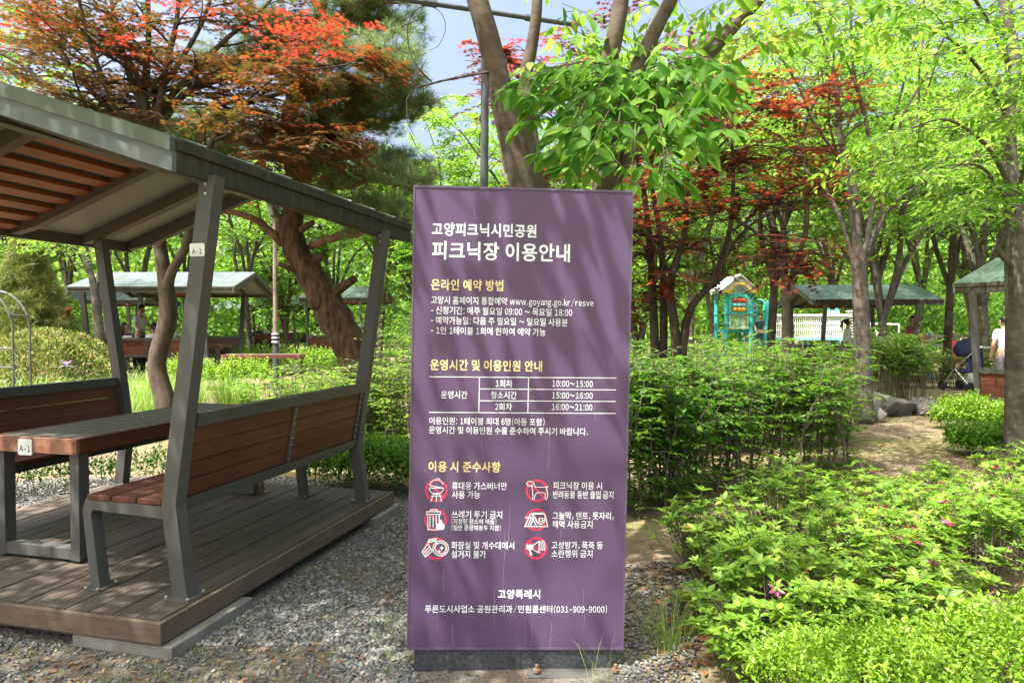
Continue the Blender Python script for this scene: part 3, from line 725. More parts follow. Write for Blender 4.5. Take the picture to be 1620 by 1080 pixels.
class Leaves:
    """a batch of leaves: position, direction of the tip, face normal, size"""
    def __init__(s): s.p = []; s.t = []; s.n = []; s.s = []
    def add(s, p, t, n, sz): s.p.append(tuple(p)); s.t.append(tuple(t)); s.n.append(tuple(n)); s.s.append(sz)
    def build(s, name, tmpl, mat, parent):
        P = np.array(s.p); T = np.array(s.t); N = np.array(s.n); S = np.array(s.s)
        return scatter(name, tmpl, P, T, N, S, mat, parent)
def scatter(name, tmpl, P, T, N, S, mat, parent=None):
    tv, tf = tmpl
    tv = np.array(tv, dtype=float)
    if np.ndim(S) == 1: S = np.repeat(np.asarray(S)[:,None], 3, 1)
    T = T/np.maximum(np.linalg.norm(T,axis=1,keepdims=True),1e-9)
    B = np.cross(N, T); B /= np.maximum(np.linalg.norm(B,axis=1,keepdims=True),1e-9)
    N2 = np.cross(T, B)
    V = P[:,None,:] + tv[None,:,0,None]*(T*S[:,0:1])[:,None,:] + tv[None,:,1,None]*(B*S[:,1:2])[:,None,:] + tv[None,:,2,None]*(N2*S[:,2:3])[:,None,:]
    k = len(tv); n = len(P)
    fl = np.concatenate([np.array(f) for f in tf]); fs = np.array([len(f) for f in tf])
    loops = (np.arange(n)[:,None]*k + fl[None,:]).ravel()
    return npmesh(name, V.reshape(-1,3), loops, np.tile(fs, n), mat, parent)
L_QUAD = ([(0,0,0),(0.45,0.27,0.05),(1,0,-0.06),(0.45,-0.27,0.05)], [(0,3,2),(0,2,1)])
L_BLADE = ([(0,0,0),(0.35,0.18,0.03),(0.7,0.14,0.0),(1,0,-0.1),(0.7,-0.14,0.0),(0.35,-0.18,0.03)], [(0,5,4,3),(0,3,2,1)])
L_BROAD = ([(0,0,0),(0.22,0.16,0.05),(0.5,0.215,0.05),(0.78,0.12,0.0),(1.0,0,-0.10),(0.78,-0.12,0.0),(0.5,-0.215,0.05),(0.22,-0.16,0.05),(0.3,0,0),(0.62,0,-0.015)],
           [(0,8,1),(8,9,2,1),(9,4,3,2),(0,7,8),(8,7,6,9),(9,6,5,4)])
def _maple():
    v = [(0,0,0)]; tips = [(-125,0.55),(-72,0.85),(-33,1.0),(0,1.12),(33,1.0),(72,0.85),(125,0.55)]
    v = [(0.0,0,0)]
    for i,(a,r) in enumerate(tips):
        v.append((r*math.cos(R(a))*0.62+0.15, r*math.sin(R(a))*0.62, -0.05*r))
        if i < len(tips)-1:
            a2 = (a+tips[i+1][0])/2; v.append((0.34*math.cos(R(a2))*0.62+0.15, 0.34*math.sin(R(a2))*0.62, 0.03))
    return (v, [tuple(range(len(v)))])
L_MAPLE = _maple()
def _needles(n=16, seed=1):
    rng = random.Random(seed); v = []; f = []
    for i in range(n):
        d = Vector((rng.uniform(0.0,1.0), rng.gauss(0,0.6), rng.gauss(0.15,0.6))).normalized(); b = rng.uniform(-0.45,0.25)
        s = d.orthogonal().normalized()*0.021
        k = len(v); v += [(b+s.x, s.y, s.z), (b-s.x,-s.y,-s.z), (b+d.x, d.y, d.z)]; f.append((k,k+1,k+2))
    return v, f
L_NEEDLE = _needles(22)
def rdir(rng):
    z = rng.uniform(-1,1); a = rng.uniform(0, 2*math.pi); r = math.sqrt(1-z*z); return Vector((r*math.cos(a), r*math.sin(a), z))

def spray(lv, rng, p0, d, ln, n, size, flat=0.35, droop=0.25, twig=None, tr=0.004, gap=0.0):
    """a twig with leaves to both sides, roughly in one layer"""
    d = d.normalized(); side = d.cross(Vector((0,0,1)))
    side = side.normalized() if side.length > 0.1 else Vector((1,0,0))
    up = side.cross(d).normalized()
    pts = [p0]
    for i in range(1, 5):
        t = i/4; pts.append(p0 + d*ln*t - Vector((0,0,1))*droop*ln*0.6*t*t + side*rng.uniform(-0.05,0.05)*ln)
    if twig is not None: twig.tube(pts, [tr, tr*0.8, tr*0.6, tr*0.45, tr*0.3], 3, False)
    for i in range(n):
        t = gap + (1-gap)*(i+rng.random())/n; j = min(3, int(t*4)); q = pts[j].lerp(pts[j+1], t*4-j)
        s = 1 if i%2 else -1
        ld = (side*s*rng.uniform(0.5,1.1) + d*rng.uniform(0.2,0.8) - Vector((0,0,1))*rng.uniform(0,2*droop)).normalized()
        nn = (up + rdir(rng)*flat).normalized()
        if nn.z < 0: nn = -nn
        lv.add(q + ld*size*0.15, ld, nn, size*rng.uniform(0.65,1.2))

def grow(wood, lv, rng, stems, nb=8, bl=1.4, nt=7, tl=0.6, nl=10, size=0.1, t0=0.35, up=0.25, flat=0.4, droop=0.25, spread=0.9, sides=7, tside=1.0, tr=0.004, lift=0.0):
    for st in stems:
        pts, k = st[0], (st[1] if len(st) > 1 else 1.0)
        sm = crom([(Vector(p), r) for p, r in pts], 4)
        wood.tube([p for p, r in sm], [r for p, r in sm], sides)
        L = len(sm)-1
        m = int(nb*k)
        for b in range(m):
            t = t0 + (1-t0)*(b+rng.random())/max(1,m) if m else 1
            i = min(L-1, int(t*L)); p = sm[i][0].lerp(sm[i+1][0], t*L-i); r = sm[i][1]
            tan = (sm[i+1][0]-sm[i][0]).normalized()
            a = rng.uniform(0, 2*math.pi); h = Vector((math.cos(a), math.sin(a), 0))
            d = (h*spread*tside + tan*0.5 + Vector((0,0,up))).normalized()
            bln = bl*(1.15-0.55*t)*rng.uniform(0.6,1.25)
            q = [p]; dd = d.copy()
            for s in range(4):
                dd = (dd + rdir(rng)*0.22 + Vector((0,0,lift)) - Vector((0,0,0.06*s))).normalized(); q.append(q[-1]+dd*bln/4)
            br = max(0.006, min(r*0.5, 0.012+0.012*bln))
            wood.tube(q, [br, br*0.8, br*0.6, br*0.45, br*0.25], 5, False)
            for w in range(nt):
                u = 0.25+0.75*(w+rng.random())/nt; j = min(3, int(u*4)); tp = q[j].lerp(q[j+1], u*4-j)
                s = 1 if w%2 else -1
                hd = dd.cross(Vector((0,0,1)));  hd = hd.normalized() if hd.length > 0.05 else Vector((1,0,0))
                td = (hd*s*rng.uniform(0.3,1) + dd*rng.uniform(0.3,0.9) + Vector((0,0,rng.uniform(-0.15,0.25))))
                spray(lv, rng, tp, td, tl*rng.uniform(0.6,1.25), nl, size, flat, droop, wood, tr)

def S(*pts):
    """stem through photo points (px, py, depth, width in photo px)"""
    return [(at(px, py, d), w/2160*d) for px, py, d, w in pts]
def finish_tree(name, label, wood, lv, tmpl, lmat, bmat, group=None, cat='tree', fname='crown'):
    root = empty(name, (0,0,0), 0, label, cat, group)
    wood.build('trunk', bmat, root, smooth=True)
    if lv.p: lv.build(fname, tmpl, lmat, root)
    return root

# --- the broad-leaved tree behind the sign, its crown spreading overhead
def tree_behind_sign():
    rng = random.Random(11); wd = MB(); lv = Leaves()
    d = 4.15
    base = gp(905, 4.3)
    stems = [
        [(base, 0.16), (at(868,520,d), 0.115), (at(835,330,d), 0.10), (at(815,240,d), 0.094), (at(795,160,d), 0.088), (at(775,70,d),0.080), (at(752,-10,d),0.074), (at(700,-180,d+0.1),0.06), (at(640,-420,d+0.4),0.03)],
        [(base+Vector((0.05,0.1,0)), 0.15), (at(940,480,d+0.1), 0.11), (at(957,300,d+0.15), 0.095), (at(962,215,d+0.15),0.085), (at(955,140,d+0.15),0.068), (at(972,60,d+0.1),0.062), (at(985,-20,d+0.1),0.056), (at(1010,-250,d),0.04),(at(1040,-420,d-0.3),0.02)],
        [(at(960,250,d+0.16),0.07),(at(975,190,d+0.2),0.065),(at(1012,100,d+0.25),0.06),(at(1045,30,d+0.3),0.055),(at(1070,-20,d+0.3),0.052),(at(1150,-220,d+0.6),0.035),(at(1230,-400,d+1.0),0.015)],
        [(at(968,290,d+0.2),0.06),(at(1020,200,d+0.3),0.056),(at(1085,125,d+0.4),0.06),(at(1120,85,d+0.45),0.058),(at(1170,30,d+0.5),0.055),(at(1210,-12,d+0.55),0.05),(at(1330,-150,d+0.9),0.035),(at(1450,-260,d+1.4),0.015)],
        [(at(880,420,d+0.15),0.06),(at(845,250,d+0.3),0.058),(at(832,130,d+0.35),0.053),(at(842,70,d+0.35),0.045),(at(850,-20,d+0.35),0.04),(at(840,-250,d+0.6),0.03),(at(800,-420,d+1),0.015)],
    ]
    for s in stems:
        sm = crom(s, 4); wd.tube([p for p,r in sm], [r*0.86 for p,r in sm], 14)
    # crown overhead, out of the picture but shading the place
    tops = [at(640,-420,d+0.4), at(1040,-420,d-0.3), at(1230,-400,d+1.0), at(1450,-260,d+1.4), at(800,-420,d+1), at(985,-250,d)]
    arms = []
    for t in tops:
        for k in range(5):
            a = rng.uniform(0,2*math.pi); e = t + Vector((2.6*math.cos(a)-0.4, 2.4*math.sin(a)-0.4, rng.uniform(0.5,1.4)))
            m_ = t.lerp(e,0.5)+Vector((0,0,0.35)); wd.tube([t,m_,e],[0.025,0.016,0.006],5,False); arms.append((t,m_,e))
    for k in range(230):
        a = rng.uniform(0, 2*math.pi); rr = 4.9*math.sqrt(rng.random())
        c = Vector((-0.6+rr*math.cos(a), 2.6+rr*0.95*math.sin(a), 0))
        if k >= 120: c = Vector((rng.uniform(-6.4,-1.2), rng.uniform(-0.6,4.2), 0))
        zmin = max(4.0, CAMZ + 0.53*(c.y+0.9) + 0.35) if c.y > 0.3 else 3.9
        c.z = zmin + rng.random()**1.5*2.4
        best = min((q for ar in arms for q in (ar[1], ar[2])), key=lambda q: (q-c).length)
        wd.tube([best, best.lerp(c,0.6)+rdir(rng)*0.12, c], [0.009,0.007,0.004], 4, False)
        dirn = (c-best); dirn.z *= 0.2; dirn = dirn.normalized() if dirn.length > 1e-3 else Vector((1,0,0))
        for w in range(8):
            spray(lv, rng, c+Vector((rng.uniform(-.55,.55),rng.uniform(-.55,.55),rng.uniform(-.25,.35))), dirn+rdir(rng)*0.9, rng.uniform(0.4,0.8), 9, 0.13, 0.4, 0.3, wd, 0.0025)
    # sprays in view: right-hand limb and the top edge
    for px, py, dd, n in ((1170,60,4.7,7),(1230,40,4.9,8),(1290,20,5.1,8),(1330,60,5.2,5),(1140,20,4.6,6),(1060,90,4.4,5),(900,40,4.6,4),(950,55,4.6,6),(900,80,4.5,5),(870,120,4.5,4),(1010,30,4.6,6),(1400,30,5.4,6),(1090,30,4.8,6),(880,10,4.6,4)):
        for w in range(n):
            p = at(px+rng.uniform(-35,35), py+rng.uniform(-35,25), dd+rng.uniform(-.3,.3))
            spray(lv, rng, p, Vector((rng.uniform(-1,1), rng.uniform(-.6,.6), rng.uniform(-.3,.2))), rng.uniform(0.2,0.42), 7, 0.115, 0.5, 0.5, wd, 0.003)
    root = empty('broadleaf_tree', (0,0,0), 0, 'multi-stemmed tree rising behind the purple board with bright broad leaves drooping over it', 'tree')
    wd.build('trunk', M['zbark'], root, smooth=True)
    lv.build('crown', L_BROAD, M['l_spring'], root)
    # the drooping spray of big leaves just above the board
    lv2 = Leaves(); tw = MB()
    def hang(q, dx, dyy, k):
        ld = Vector((dx*rng.uniform(0.3,1.0)+rng.gauss(0,0.25), rng.uniform(-0.5,0.25), -rng.uniform(0.25,1.1)))
        nn = Vector((rng.gauss(0,0.4), -0.6+rng.gauss(0,0.35), 0.75))
        lv2.add(q, ld, nn, rng.uniform(0.07,0.14))
    arcs = [((1000,112),(900,75),(815,140)), ((985,125),(890,110),(835,195)), ((990,130),(930,120),(870,245)), ((995,130),(945,140),(915,290)), ((1000,120),(985,150),(970,250)),
            ((1005,125),(1010,150),(1000,290)), ((1010,120),(1045,125),(1050,270)), ((1030,115),(1085,115),(1110,240)), ((1040,105),(1110,95),(1150,205)), ((1050,100),(1110,70),(1160,130)),
            ((975,110),(900,95),(850,160)), ((1015,118),(1060,140),(1085,200)), ((985,118),(950,110),(905,200)), ((1000,128),(960,165),(940,225)), ((1020,112),(1070,85),(1120,160)), ((1005,130),(1025,165),(1035,225)),
            ((990,125),(945,165),(900,265)), ((1010,125),(1040,170),(1065,285))]
    for p0, p1, p2 in arcs:
        da, db = d+0.05, 3.72+rng.uniform(-0.25,0.3)
        A, B, C = at(*p0, da), at(*p1, (da+db)/2), at(*p2, db)
        pts = [A*(1-t)**2 + B*2*t*(1-t) + C*t*t + rdir(rng)*0.008 for t in [i/10 for i in range(11)]]
        tw.tube(pts, [0.0065-0.0005*i for i in range(11)], 5, False)
        dx = 1 if p2[0] > p0[0] else -1
        for i in range(1, 11):
            for sd in (1,-1):
                st = pts[i]; ln = rng.uniform(0.07,0.17)*(1.1-0.05*i)
                e = st + Vector((dx*0.35+sd*rng.uniform(0.3,1.0), rng.uniform(-0.8,0.5), rng.uniform(-0.45,0.25))).normalized()*ln
                tw.tube([st, st.lerp(e,0.5)+Vector((0,0,0.008)), e], [0.0028,0.002,0.0012], 4, False)
                for j in range(3):
                    hang(st.lerp(e, 0.3+0.7*(j+0.5)/3), sd if j%2 else dx, 0, j)
        for j in range(3): hang(pts[-1], dx, 0, j)
    tb = tw.build('hanging_branch', M['zbark'], root)
    lv2.build('foliage', L_BROAD, M['l_near'], tb)
    # bare twig with tendrils
    mb = MB()
    a = [at(*p) for p in ((785,112,d-0.05),(760,116,d-0.05),(700,128,d-0.05),(655,140,d-0.1),(643,158,d-0.1),(645,195,d-0.1),(655,215,d-0.1))]
    mb.tube(a, [0.009,0.008,0.007,0.006,0.004,0.003,0.002], 5)
    b_ = [at(*p) for p in ((683,130,d-0.05),(662,108,d-0.1),(648,80,d-0.1),(645,45,d-0.1),(655,20,d-0.1),(675,10,d-0.1),(697,20,d-0.1),(705,45,d-0.1),(694,72,d-0.1),(678,80,d-0.1))]
    sm = crom([(p,0.005-0.0004*i) for i,p in enumerate(b_)],4); mb.tube([p for p,r in sm],[r for p,r in sm],4)
    for q in (((645,50),(635,48),(628,60),(627,85)),((645,85),(632,80),(627,95)),((668,134),(672,155),(690,190),(730,228)),((755,98),(735,96)),((648,210),(660,235),(690,255))):
        pts = [at(x,y,d-0.1) for x,y in q]; mb.tube(pts, [0.003]+[0.0018]*(len(pts)-1), 4)
    mb.build('bare_twig', M['dbark'], root)
tree_behind_sign()

# --- orange maple behind the near shelter
def maple_left():
    rng = random.Random(5); wd = MB(); lv = Leaves(); d = 8.6
    fork = at(248,215,d)
    stems = [[( gp(262,d),0.15),(at(262,640,d),0.13),(at(248,575,d),0.11),(at(266,500,d),0.115),(at(258,420,d),0.085),(at(245,330,d),0.075),(fork,0.07)],
        [(at(262,470,d),0.075),(at(272,430,d-.1),0.06),(at(292,395,d-.15),0.055),(at(300,350,d-.2),0.045),(at(290,290,d-.2),0.035),(at(320,220,d-.3),0.015)]]
    T = [((238,205),(225,150),(205,100),(150,70),(60,10),(10,-80)), ((235,205),(195,190),(150,150),(90,80),(40,20)), ((240,205),(228,150),(235,60),(232,-40),(225,-150)),
         ((246,205),(250,150),(290,90),(330,10),(345,-90)), ((250,205),(262,165),(300,120),(360,60),(420,10),(470,-60)), ((250,210),(290,150),(360,120),(430,70),(520,60)),
         ((240,200),(190,180),(165,130),(140,60),(110,-60)), ((248,205),(262,110),(280,30),(290,-100)), ((238,205),(160,185),(100,160),(30,100),(-60,60)),((245,205),(205,120),(180,20),(160,-100)),
         ((252,205),(330,190),(400,160),(470,140),(540,100))]
    for i, t in enumerate(T):
        dd = d + rng.uniform(-0.9,0.9)
        pts = [(fork, 0.05)] + [(at(x,y,d+(dd-d)*(j/(len(t)-1))), 0.046*(1-j/len(t))+0.006) for j,(x,y) in enumerate(t)]
        stems.append(pts)
    grow(wd, lv, rng, [(stems[0],0),(stems[1],0)]+[(s,1) for s in stems[2:]], nb=14, bl=1.15, nt=9, tl=0.5, nl=12, size=0.078, t0=0.30, up=0.0, flat=0.3, droop=0.12, spread=1.0)
    # the smaller right-hand fork and the low skirts of foliage
    s2 = [[(at(250,400,d),0.05),(at(285,300,d-.3),0.045),(at(330,235,d-.4),0.04),(at(345,205,d-.4),0.033),(at(380,170,d-.5),0.025),(at(400,150,d-.5),0.01)],
          [(at(345,205,d-.4),0.028),(at(400,215,d-.6),0.02),(at(455,195,d-.7),0.012),(at(500,210,d-.7),0.006)],
          [(at(380,170,d-.5),0.02),(at(440,120,d-.6),0.015),(at(500,110,d-.7),0.012),(at(565,100,d-.8),0.006)],
          [(at(400,215,d-.6),0.016),(at(450,245,d-.7),0.012),(at(510,200,d-.8),0.006)]]
    grow(wd, lv, rng, [(s,1) for s in s2], nb=16, bl=0.8, nt=9, tl=0.45, nl=13, size=0.082, t0=0.2, up=-0.05, flat=0.3, droop=0.15, spread=1.0)
    tip = Leaves()
    for cx, cy, rx, ry, n in ((480,45,70,26,32),(520,50,45,26,26),(500,72,60,26,20),(60,38,80,25,12),(170,60,90,30,16),(300,25,60,25,9),(430,115,60,25,10),(545,95,35,15,12),(500,205,35,10,8)):
        for k in range(n):
            p = at(cx+rng.gauss(0,rx*0.55), cy+rng.gauss(0,ry*0.55), d-0.5+rng.uniform(-0.7,0.5))
            spray(tip, rng, p, Vector((rng.uniform(-1,1),rng.uniform(-1,1),0.05)), 0.3, 7, 0.082, 0.3, 0.12, wd, 0.002)
    tr_ = finish_tree('maple_tree', 'orange and olive leaved maple spreading above the roof of the nearest shelter', wd, lv, L_MAPLE, M['l_maple'], M['dbark'])
    tip.build('new_foliage', L_MAPLE, M['l_mapletip'], tr_)
maple_left()

# --- leaning pine
def pine():
    rng = random.Random(8); wd = MB(); lv = Leaves(); d = 9.0; br = MB()
    tr = [(gp(600,d),0.30),(at(583,620,d),0.27),(at(553,545,d),0.255),(at(520,485,d),0.235),(at(488,430,d),0.20),(at(464,385,d),0.17),(at(462,350,d),0.155),(at(470,300,d),0.14),(at(462,240,d),0.13),(at(458,190,d),0.12),(at(475,120,d),0.10),(at(500,40,d),0.085),(at(520,-60,d),0.07),(at(530,-200,d),0.03)]
    sm = crom(tr, 5)
    wd.tube([p+Vector((rng.uniform(-.012,.012),rng.uniform(-.012,.012),0)) for p,r in sm], [r*0.9*rng.uniform(0.93,1.07) for p,r in sm], 14)
    # knots and stubs
    for px, py, ex, ey, r in ((530,462,562,440,0.06),(500,412,512,402,0.05),(470,428,440,418,0.035),(475,365,495,352,0.045),(505,480,500,470,0.10)):
        a = at(px,py,d-0.1); b_ = at(ex,ey,d-0.2); wd.tube([a,a.lerp(b_,0.5),b_], [r*1.2,r,r*0.8], 8)
    B = [([(448,385),(420,360),(395,345),(360,335),(340,325)],0.065,d-0.1,0.0), ([(490,390),(530,375),(575,368),(600,352),(640,350)],0.055,d-0.3,0.5), ([(445,375),(440,345),(432,330)],0.05,d,0),
         ([(460,260),(430,235),(390,230),(340,215),(300,225)],0.06,d-0.2,0.7), ([(458,250),(420,250),(370,245),(330,240)],0.055,d+0.2,0.5),
         ([(465,300),(520,295),(560,292),(610,285),(655,300)],0.05,d-0.3,1.2), ([(470,290),(500,270),(540,250),(590,255),(640,270)],0.05,d+0.2,1.2),
         ([(462,230),(500,225),(540,185),(570,165),(620,150)],0.055,d-0.2,1.3), ([(465,215),(530,205),(580,200),(640,185)],0.045,d+0.3,1.2),
         ([(470,150),(500,160),(560,155),(600,160),(650,165)],0.05,d,1.2), ([(475,110),(530,100),(590,90),(640,110)],0.045,d-0.4,1.1), ([(485,80),(540,60),(590,40),(620,45)],0.045,d+0.2,1.2),
         ([(495,50),(540,20),(590,0),(615,5)],0.04,d-0.2,1.1), ([(470,130),(430,110),(400,100),(360,110)],0.04,d+0.6,0.8), ([(490,60),(450,40),(410,60)],0.04,d+0.5,0.8), ([(510,-20),(560,-50),(610,-60)],0.04,d,0.9), ([(500,0),(470,-50),(430,-60)],0.04,d,0.7),
         ([(462,330),(440,310),(400,300),(370,310)],0.035,d+0.5,0.8), ([(468,320),(520,340),(570,330),(620,335)],0.03,d+0.3,1.0)]
    tips = []
    for pts, r, dd, k in B:
        n = len(pts)
        P = [(at(x,y,d+(dd-d)*min(1,j/2)*1.5), r*(1-0.8*j/n)) for j,(x,y) in enumerate(pts)]
        s = crom(P, 3); s = [(p+rdir(rng)*0.025, r_) for p,r_ in s]; br.tube([p for p,r_ in s], [r_ for p,r_ in s], 7)
        if k <= 0: continue
        for q in range(int(56*k)):
            i = int(len(s)*(0.25+0.75*rng.random())); i = min(i, len(s)-1); p = s[i][0]
            a = rng.uniform(0,2*math.pi); dv = Vector((math.cos(a), math.sin(a)*1.0, rng.uniform(-0.15,0.45))).normalized()
            ln = rng.uniform(0.15,0.55); e = p+dv*ln+Vector((0,0,0.05))
            br.tube([p,p.lerp(e,0.5)-Vector((0,0,0.02)),e], [0.009,0.007,0.005], 4, False)
            for z in range(9):
                tips.append((e+rdir(rng)*rng.uniform(0,0.16)-dv*0.12*rng.random(), (dv*0.5+Vector((0,0,0.75))+rdir(rng)*0.4).normalized()))
    for p, t in tips: lv.add(p, t, rdir(rng), rng.uniform(0.10,0.155))
    root = finish_tree('pine_tree', 'leaning old pine with thick furrowed trunk and long needles beyond the near shelter', wd, lv, L_NEEDLE, M['l_needle'], M['pbark'])
    t = root.children[0] if root.children[0].name.startswith('trunk') else root.children[1]
    br.build('branches', M['pbranch'], t, smooth=True).name = 'branch'
    mb = MB()
    for p, t_ in rng.sample(tips, 420): mb.tube([p, p+Vector((0,0,0.10+0.07*rng.random()))], [0.006,0.003], 4, False)
    mb.build('new_foliage', M['l_candle'], root)
pine()

# --- red maple right of the board
def maple_right():
    rng = random.Random(21); wd = MB(); lv = Leaves(); d = 8.8
    b0 = gp(1075,d); b1 = gp(1045,d+0.3)
    stems = [
        [(b1,0.10),(at(1035,530,d+.3),0.085),(at(1030,420,d+.3),0.07),(at(1022,330,d+.3),0.055),(at(1005,230,d+.3),0.04),(at(985,140,d+.4),0.025),(at(960,60,d+.4),0.01)],
        [(b1,0.09),(at(1050,500,d+.3),0.075),(at(1045,380,d+.2),0.055),(at(1030,260,d+.2),0.04),(at(1070,150,d),0.025),(at(1100,70,d),0.01)],
        [(b0,0.10),(at(1068,530,d),0.09),(at(1060,450,d),0.08),(at(1085,360,d),0.05),(at(1085,280,d),0.04),(at(1115,180,d),0.025),(at(1140,100,d),0.01)],
        [(b0,0.09),(at(1085,510,d),0.08),(at(1130,440,d),0.06),(at(1155,360,d),0.045),(at(1160,280,d),0.035),(at(1158,200,d),0.022),(at(1165,110,d),0.01)],
        [(at(1130,440,d),0.04),(at(1165,380,d-.2),0.03),(at(1210,340,d-.3),0.02),(at(1280,310,d-.4),0.008)],
        [(at(1155,340,d),0.035),(at(1200,370,d-.3),0.025),(at(1250,400,d-.5),0.015),(at(1300,400,d-.6),0.006)],
        [(at(1030,300,d+.3),0.035),(at(960,260,d+.5),0.025),(at(890,260,d+.6),0.015),(at(850,270,d+.6),0.008)],
        [(at(1005,230,d+.3),0.03),(at(930,170,d+.6),0.02),(at(870,110,d+.8),0.012),(at(815,70,d+.8),0.006)],
        [(at(960,260,d+.5),0.02),(at(880,190,d+.7),0.015),(at(800,120,d+.8),0.008)],
        [(at(1085,290,d),0.03),(at(1150,220,d-.2),0.02),(at(1210,160,d-.3),0.012),(at(1250,150,d-.4),0.006)],
        [(at(1030,420,d+.3),0.03),(at(1010,400,d+.1),0.02),(at(980,440,d-.1),0.01)],
        [(at(1060,430,d),0.03),(at(1030,380,d-.3),0.02),(at(1010,330,d-.4),0.01)],
        [(at(1158,240,d),0.02),(at(1200,230,d+.1),0.015),(at(1260,240,d+.1),0.006)],
    ]
    stems = [[(p, r*0.72) for p, r in st] for st in stems]
    grow(wd, lv, rng, [(s,1) for s in stems], nb=11, bl=1.0, nt=8, tl=0.5, nl=12, size=0.09, t0=0.32, up=-0.05, flat=0.22, droop=0.08, spread=1.1)
    def pads(dst, items, sz):
        for cx, cy, rx, ry, n, dd in items:
            for k in range(n):
                p = at(cx+rng.gauss(0,rx*0.55), cy+rng.gauss(0,ry*0.55), d+dd+rng.uniform(-0.5,0.5))
                spray(dst, rng, p, Vector((rng.uniform(-1,1),rng.uniform(-1,1),0.03)), 0.34, 9, sz, 0.2, 0.06, wd, 0.002)
    pads(lv, ((1060,330,45,10,16,0),(1020,395,50,14,22,0.2),(1200,255,60,12,22,-.1),(1210,320,70,12,24,-.2),(1240,405,60,14,26,-.4),(1020,470,40,14,14,0),(1150,200,50,14,20,0),(1105,440,35,10,10,0),(1235,180,50,14,18,-.2),(1010,250,60,20,20,.3)), 0.088)
    tip = Leaves()
    pads(tip, ((840,60,40,25,14,.8),(800,95,35,22,14,.8),(930,110,40,22,12,.6),(890,275,60,14,20,.5),(960,205,40,22,16,.4),(985,290,35,12,10,.2),(1140,120,40,16,14,0),(1195,130,45,16,16,-.2),(1170,215,40,8,8,0),(1240,165,30,8,8,-.3),(1060,165,40,18,12,.2)), 0.085)
    tr_ = finish_tree('maple_tree', 'dark red maple with layered foliage and several stems, between the board and the playground', wd, lv, L_MAPLE, M['l_maplered'], M['dbark'])
    tip.build('new_foliage', L_MAPLE, M['l_mapletip'], tr_)
maple_right()

# --- multi-stemmed zelkova right of centre
def fan_tree():
    rng = random.Random(31); wd = MB(); lv = Leaves(); d = 10.5
    b0 = gp(1368,d)
    stems = [
        [(b0,0.19),(at(1366,600,d),0.155),(at(1362,500,d),0.15),(at(1360,440,d),0.14),(at(1356,380,d),0.10),(at(1350,300,d),0.08),(at(1328,210,d),0.06),(at(1322,130,d),0.05),(at(1300,60,d),0.035),(at(1270,-60,d),0.02)],
        [(at(1358,450,d),0.09),(at(1335,360,d+.1),0.075),(at(1305,300,d+.2),0.06),(at(1275,270,d+.2),0.05),(at(1262,220,d+.3),0.035),(at(1235,120,d+.3),0.02),(at(1200,60,d+.4),0.01)],
        [(at(1356,420,d),0.085),(at(1345,330,d-.1),0.07),(at(1330,260,d-.2),0.06),(at(1285,190,d-.3),0.045),(at(1265,140,d-.4),0.035),(at(1215,60,d-.5),0.015)],
        [(at(1360,430,d),0.10),(at(1375,360,d-.1),0.085),(at(1380,290,d-.1),0.075),(at(1370,190,d-.1),0.06),(at(1350,110,d-.2),0.045),(at(1345,0,d-.2),0.035),(at(1335,-120,d-.2),0.02)],
        [(at(1377,290,d-.1),0.06),(at(1405,220,d-.2),0.045),(at(1430,130,d-.3),0.035),(at(1455,30,d-.3),0.03),(at(1480,-80,d-.3),0.015)],
        [(at(1362,440,d),0.085),(at(1390,350,d+.1),0.07),(at(1410,260,d+.2),0.06),(at(1430,180,d+.2),0.05),(at(1470,110,d+.3),0.035),(at(1520,0,d+.4),0.025),(at(1550,-80,d+.4),0.01)],
        [(at(1410,260,d+.2),0.045),(at(1450,190,d+.4),0.04),(at(1455,100,d+.5),0.03),(at(1470,10,d+.6),0.02)],
        [(at(1372,420,d+.1),0.07),(at(1400,340,d-.1),0.045),(at(1450,295,d-.4),0.03),(at(1530,255,d-.7),0.02),(at(1590,230,d-1),0.01)],
        [(at(1365,180,d-.1),0.04),(at(1340,100,d-.3),0.03),(at(1300,50,d-.4),0.02),(at(1260,0,d-.5),0.01)],
        [(at(1330,260,d-.2),0.04),(at(1310,180,d-.6),0.028),(at(1320,80,d-.8),0.018),(at(1310,0,d-1),0.01)],
    ]
    stems = [[(p, r*(0.80 if i == 0 else 0.48)) for p, r in st] for i, st in enumerate(stems)]
    grow(wd, lv, rng, [(s,1) for s in stems], nb=9, bl=1.6, nt=8, tl=0.6, nl=10, size=0.095, t0=0.58, up=0.05, flat=0.45, droop=0.35, spread=1.0, sides=9)
    finish_tree('zelkova_tree', 'zelkova with many grey stems fanning out, rising beside the boulders right of the board', wd, lv, L_BLADE, M['l_spring'], M['gbark'])
fan_tree()

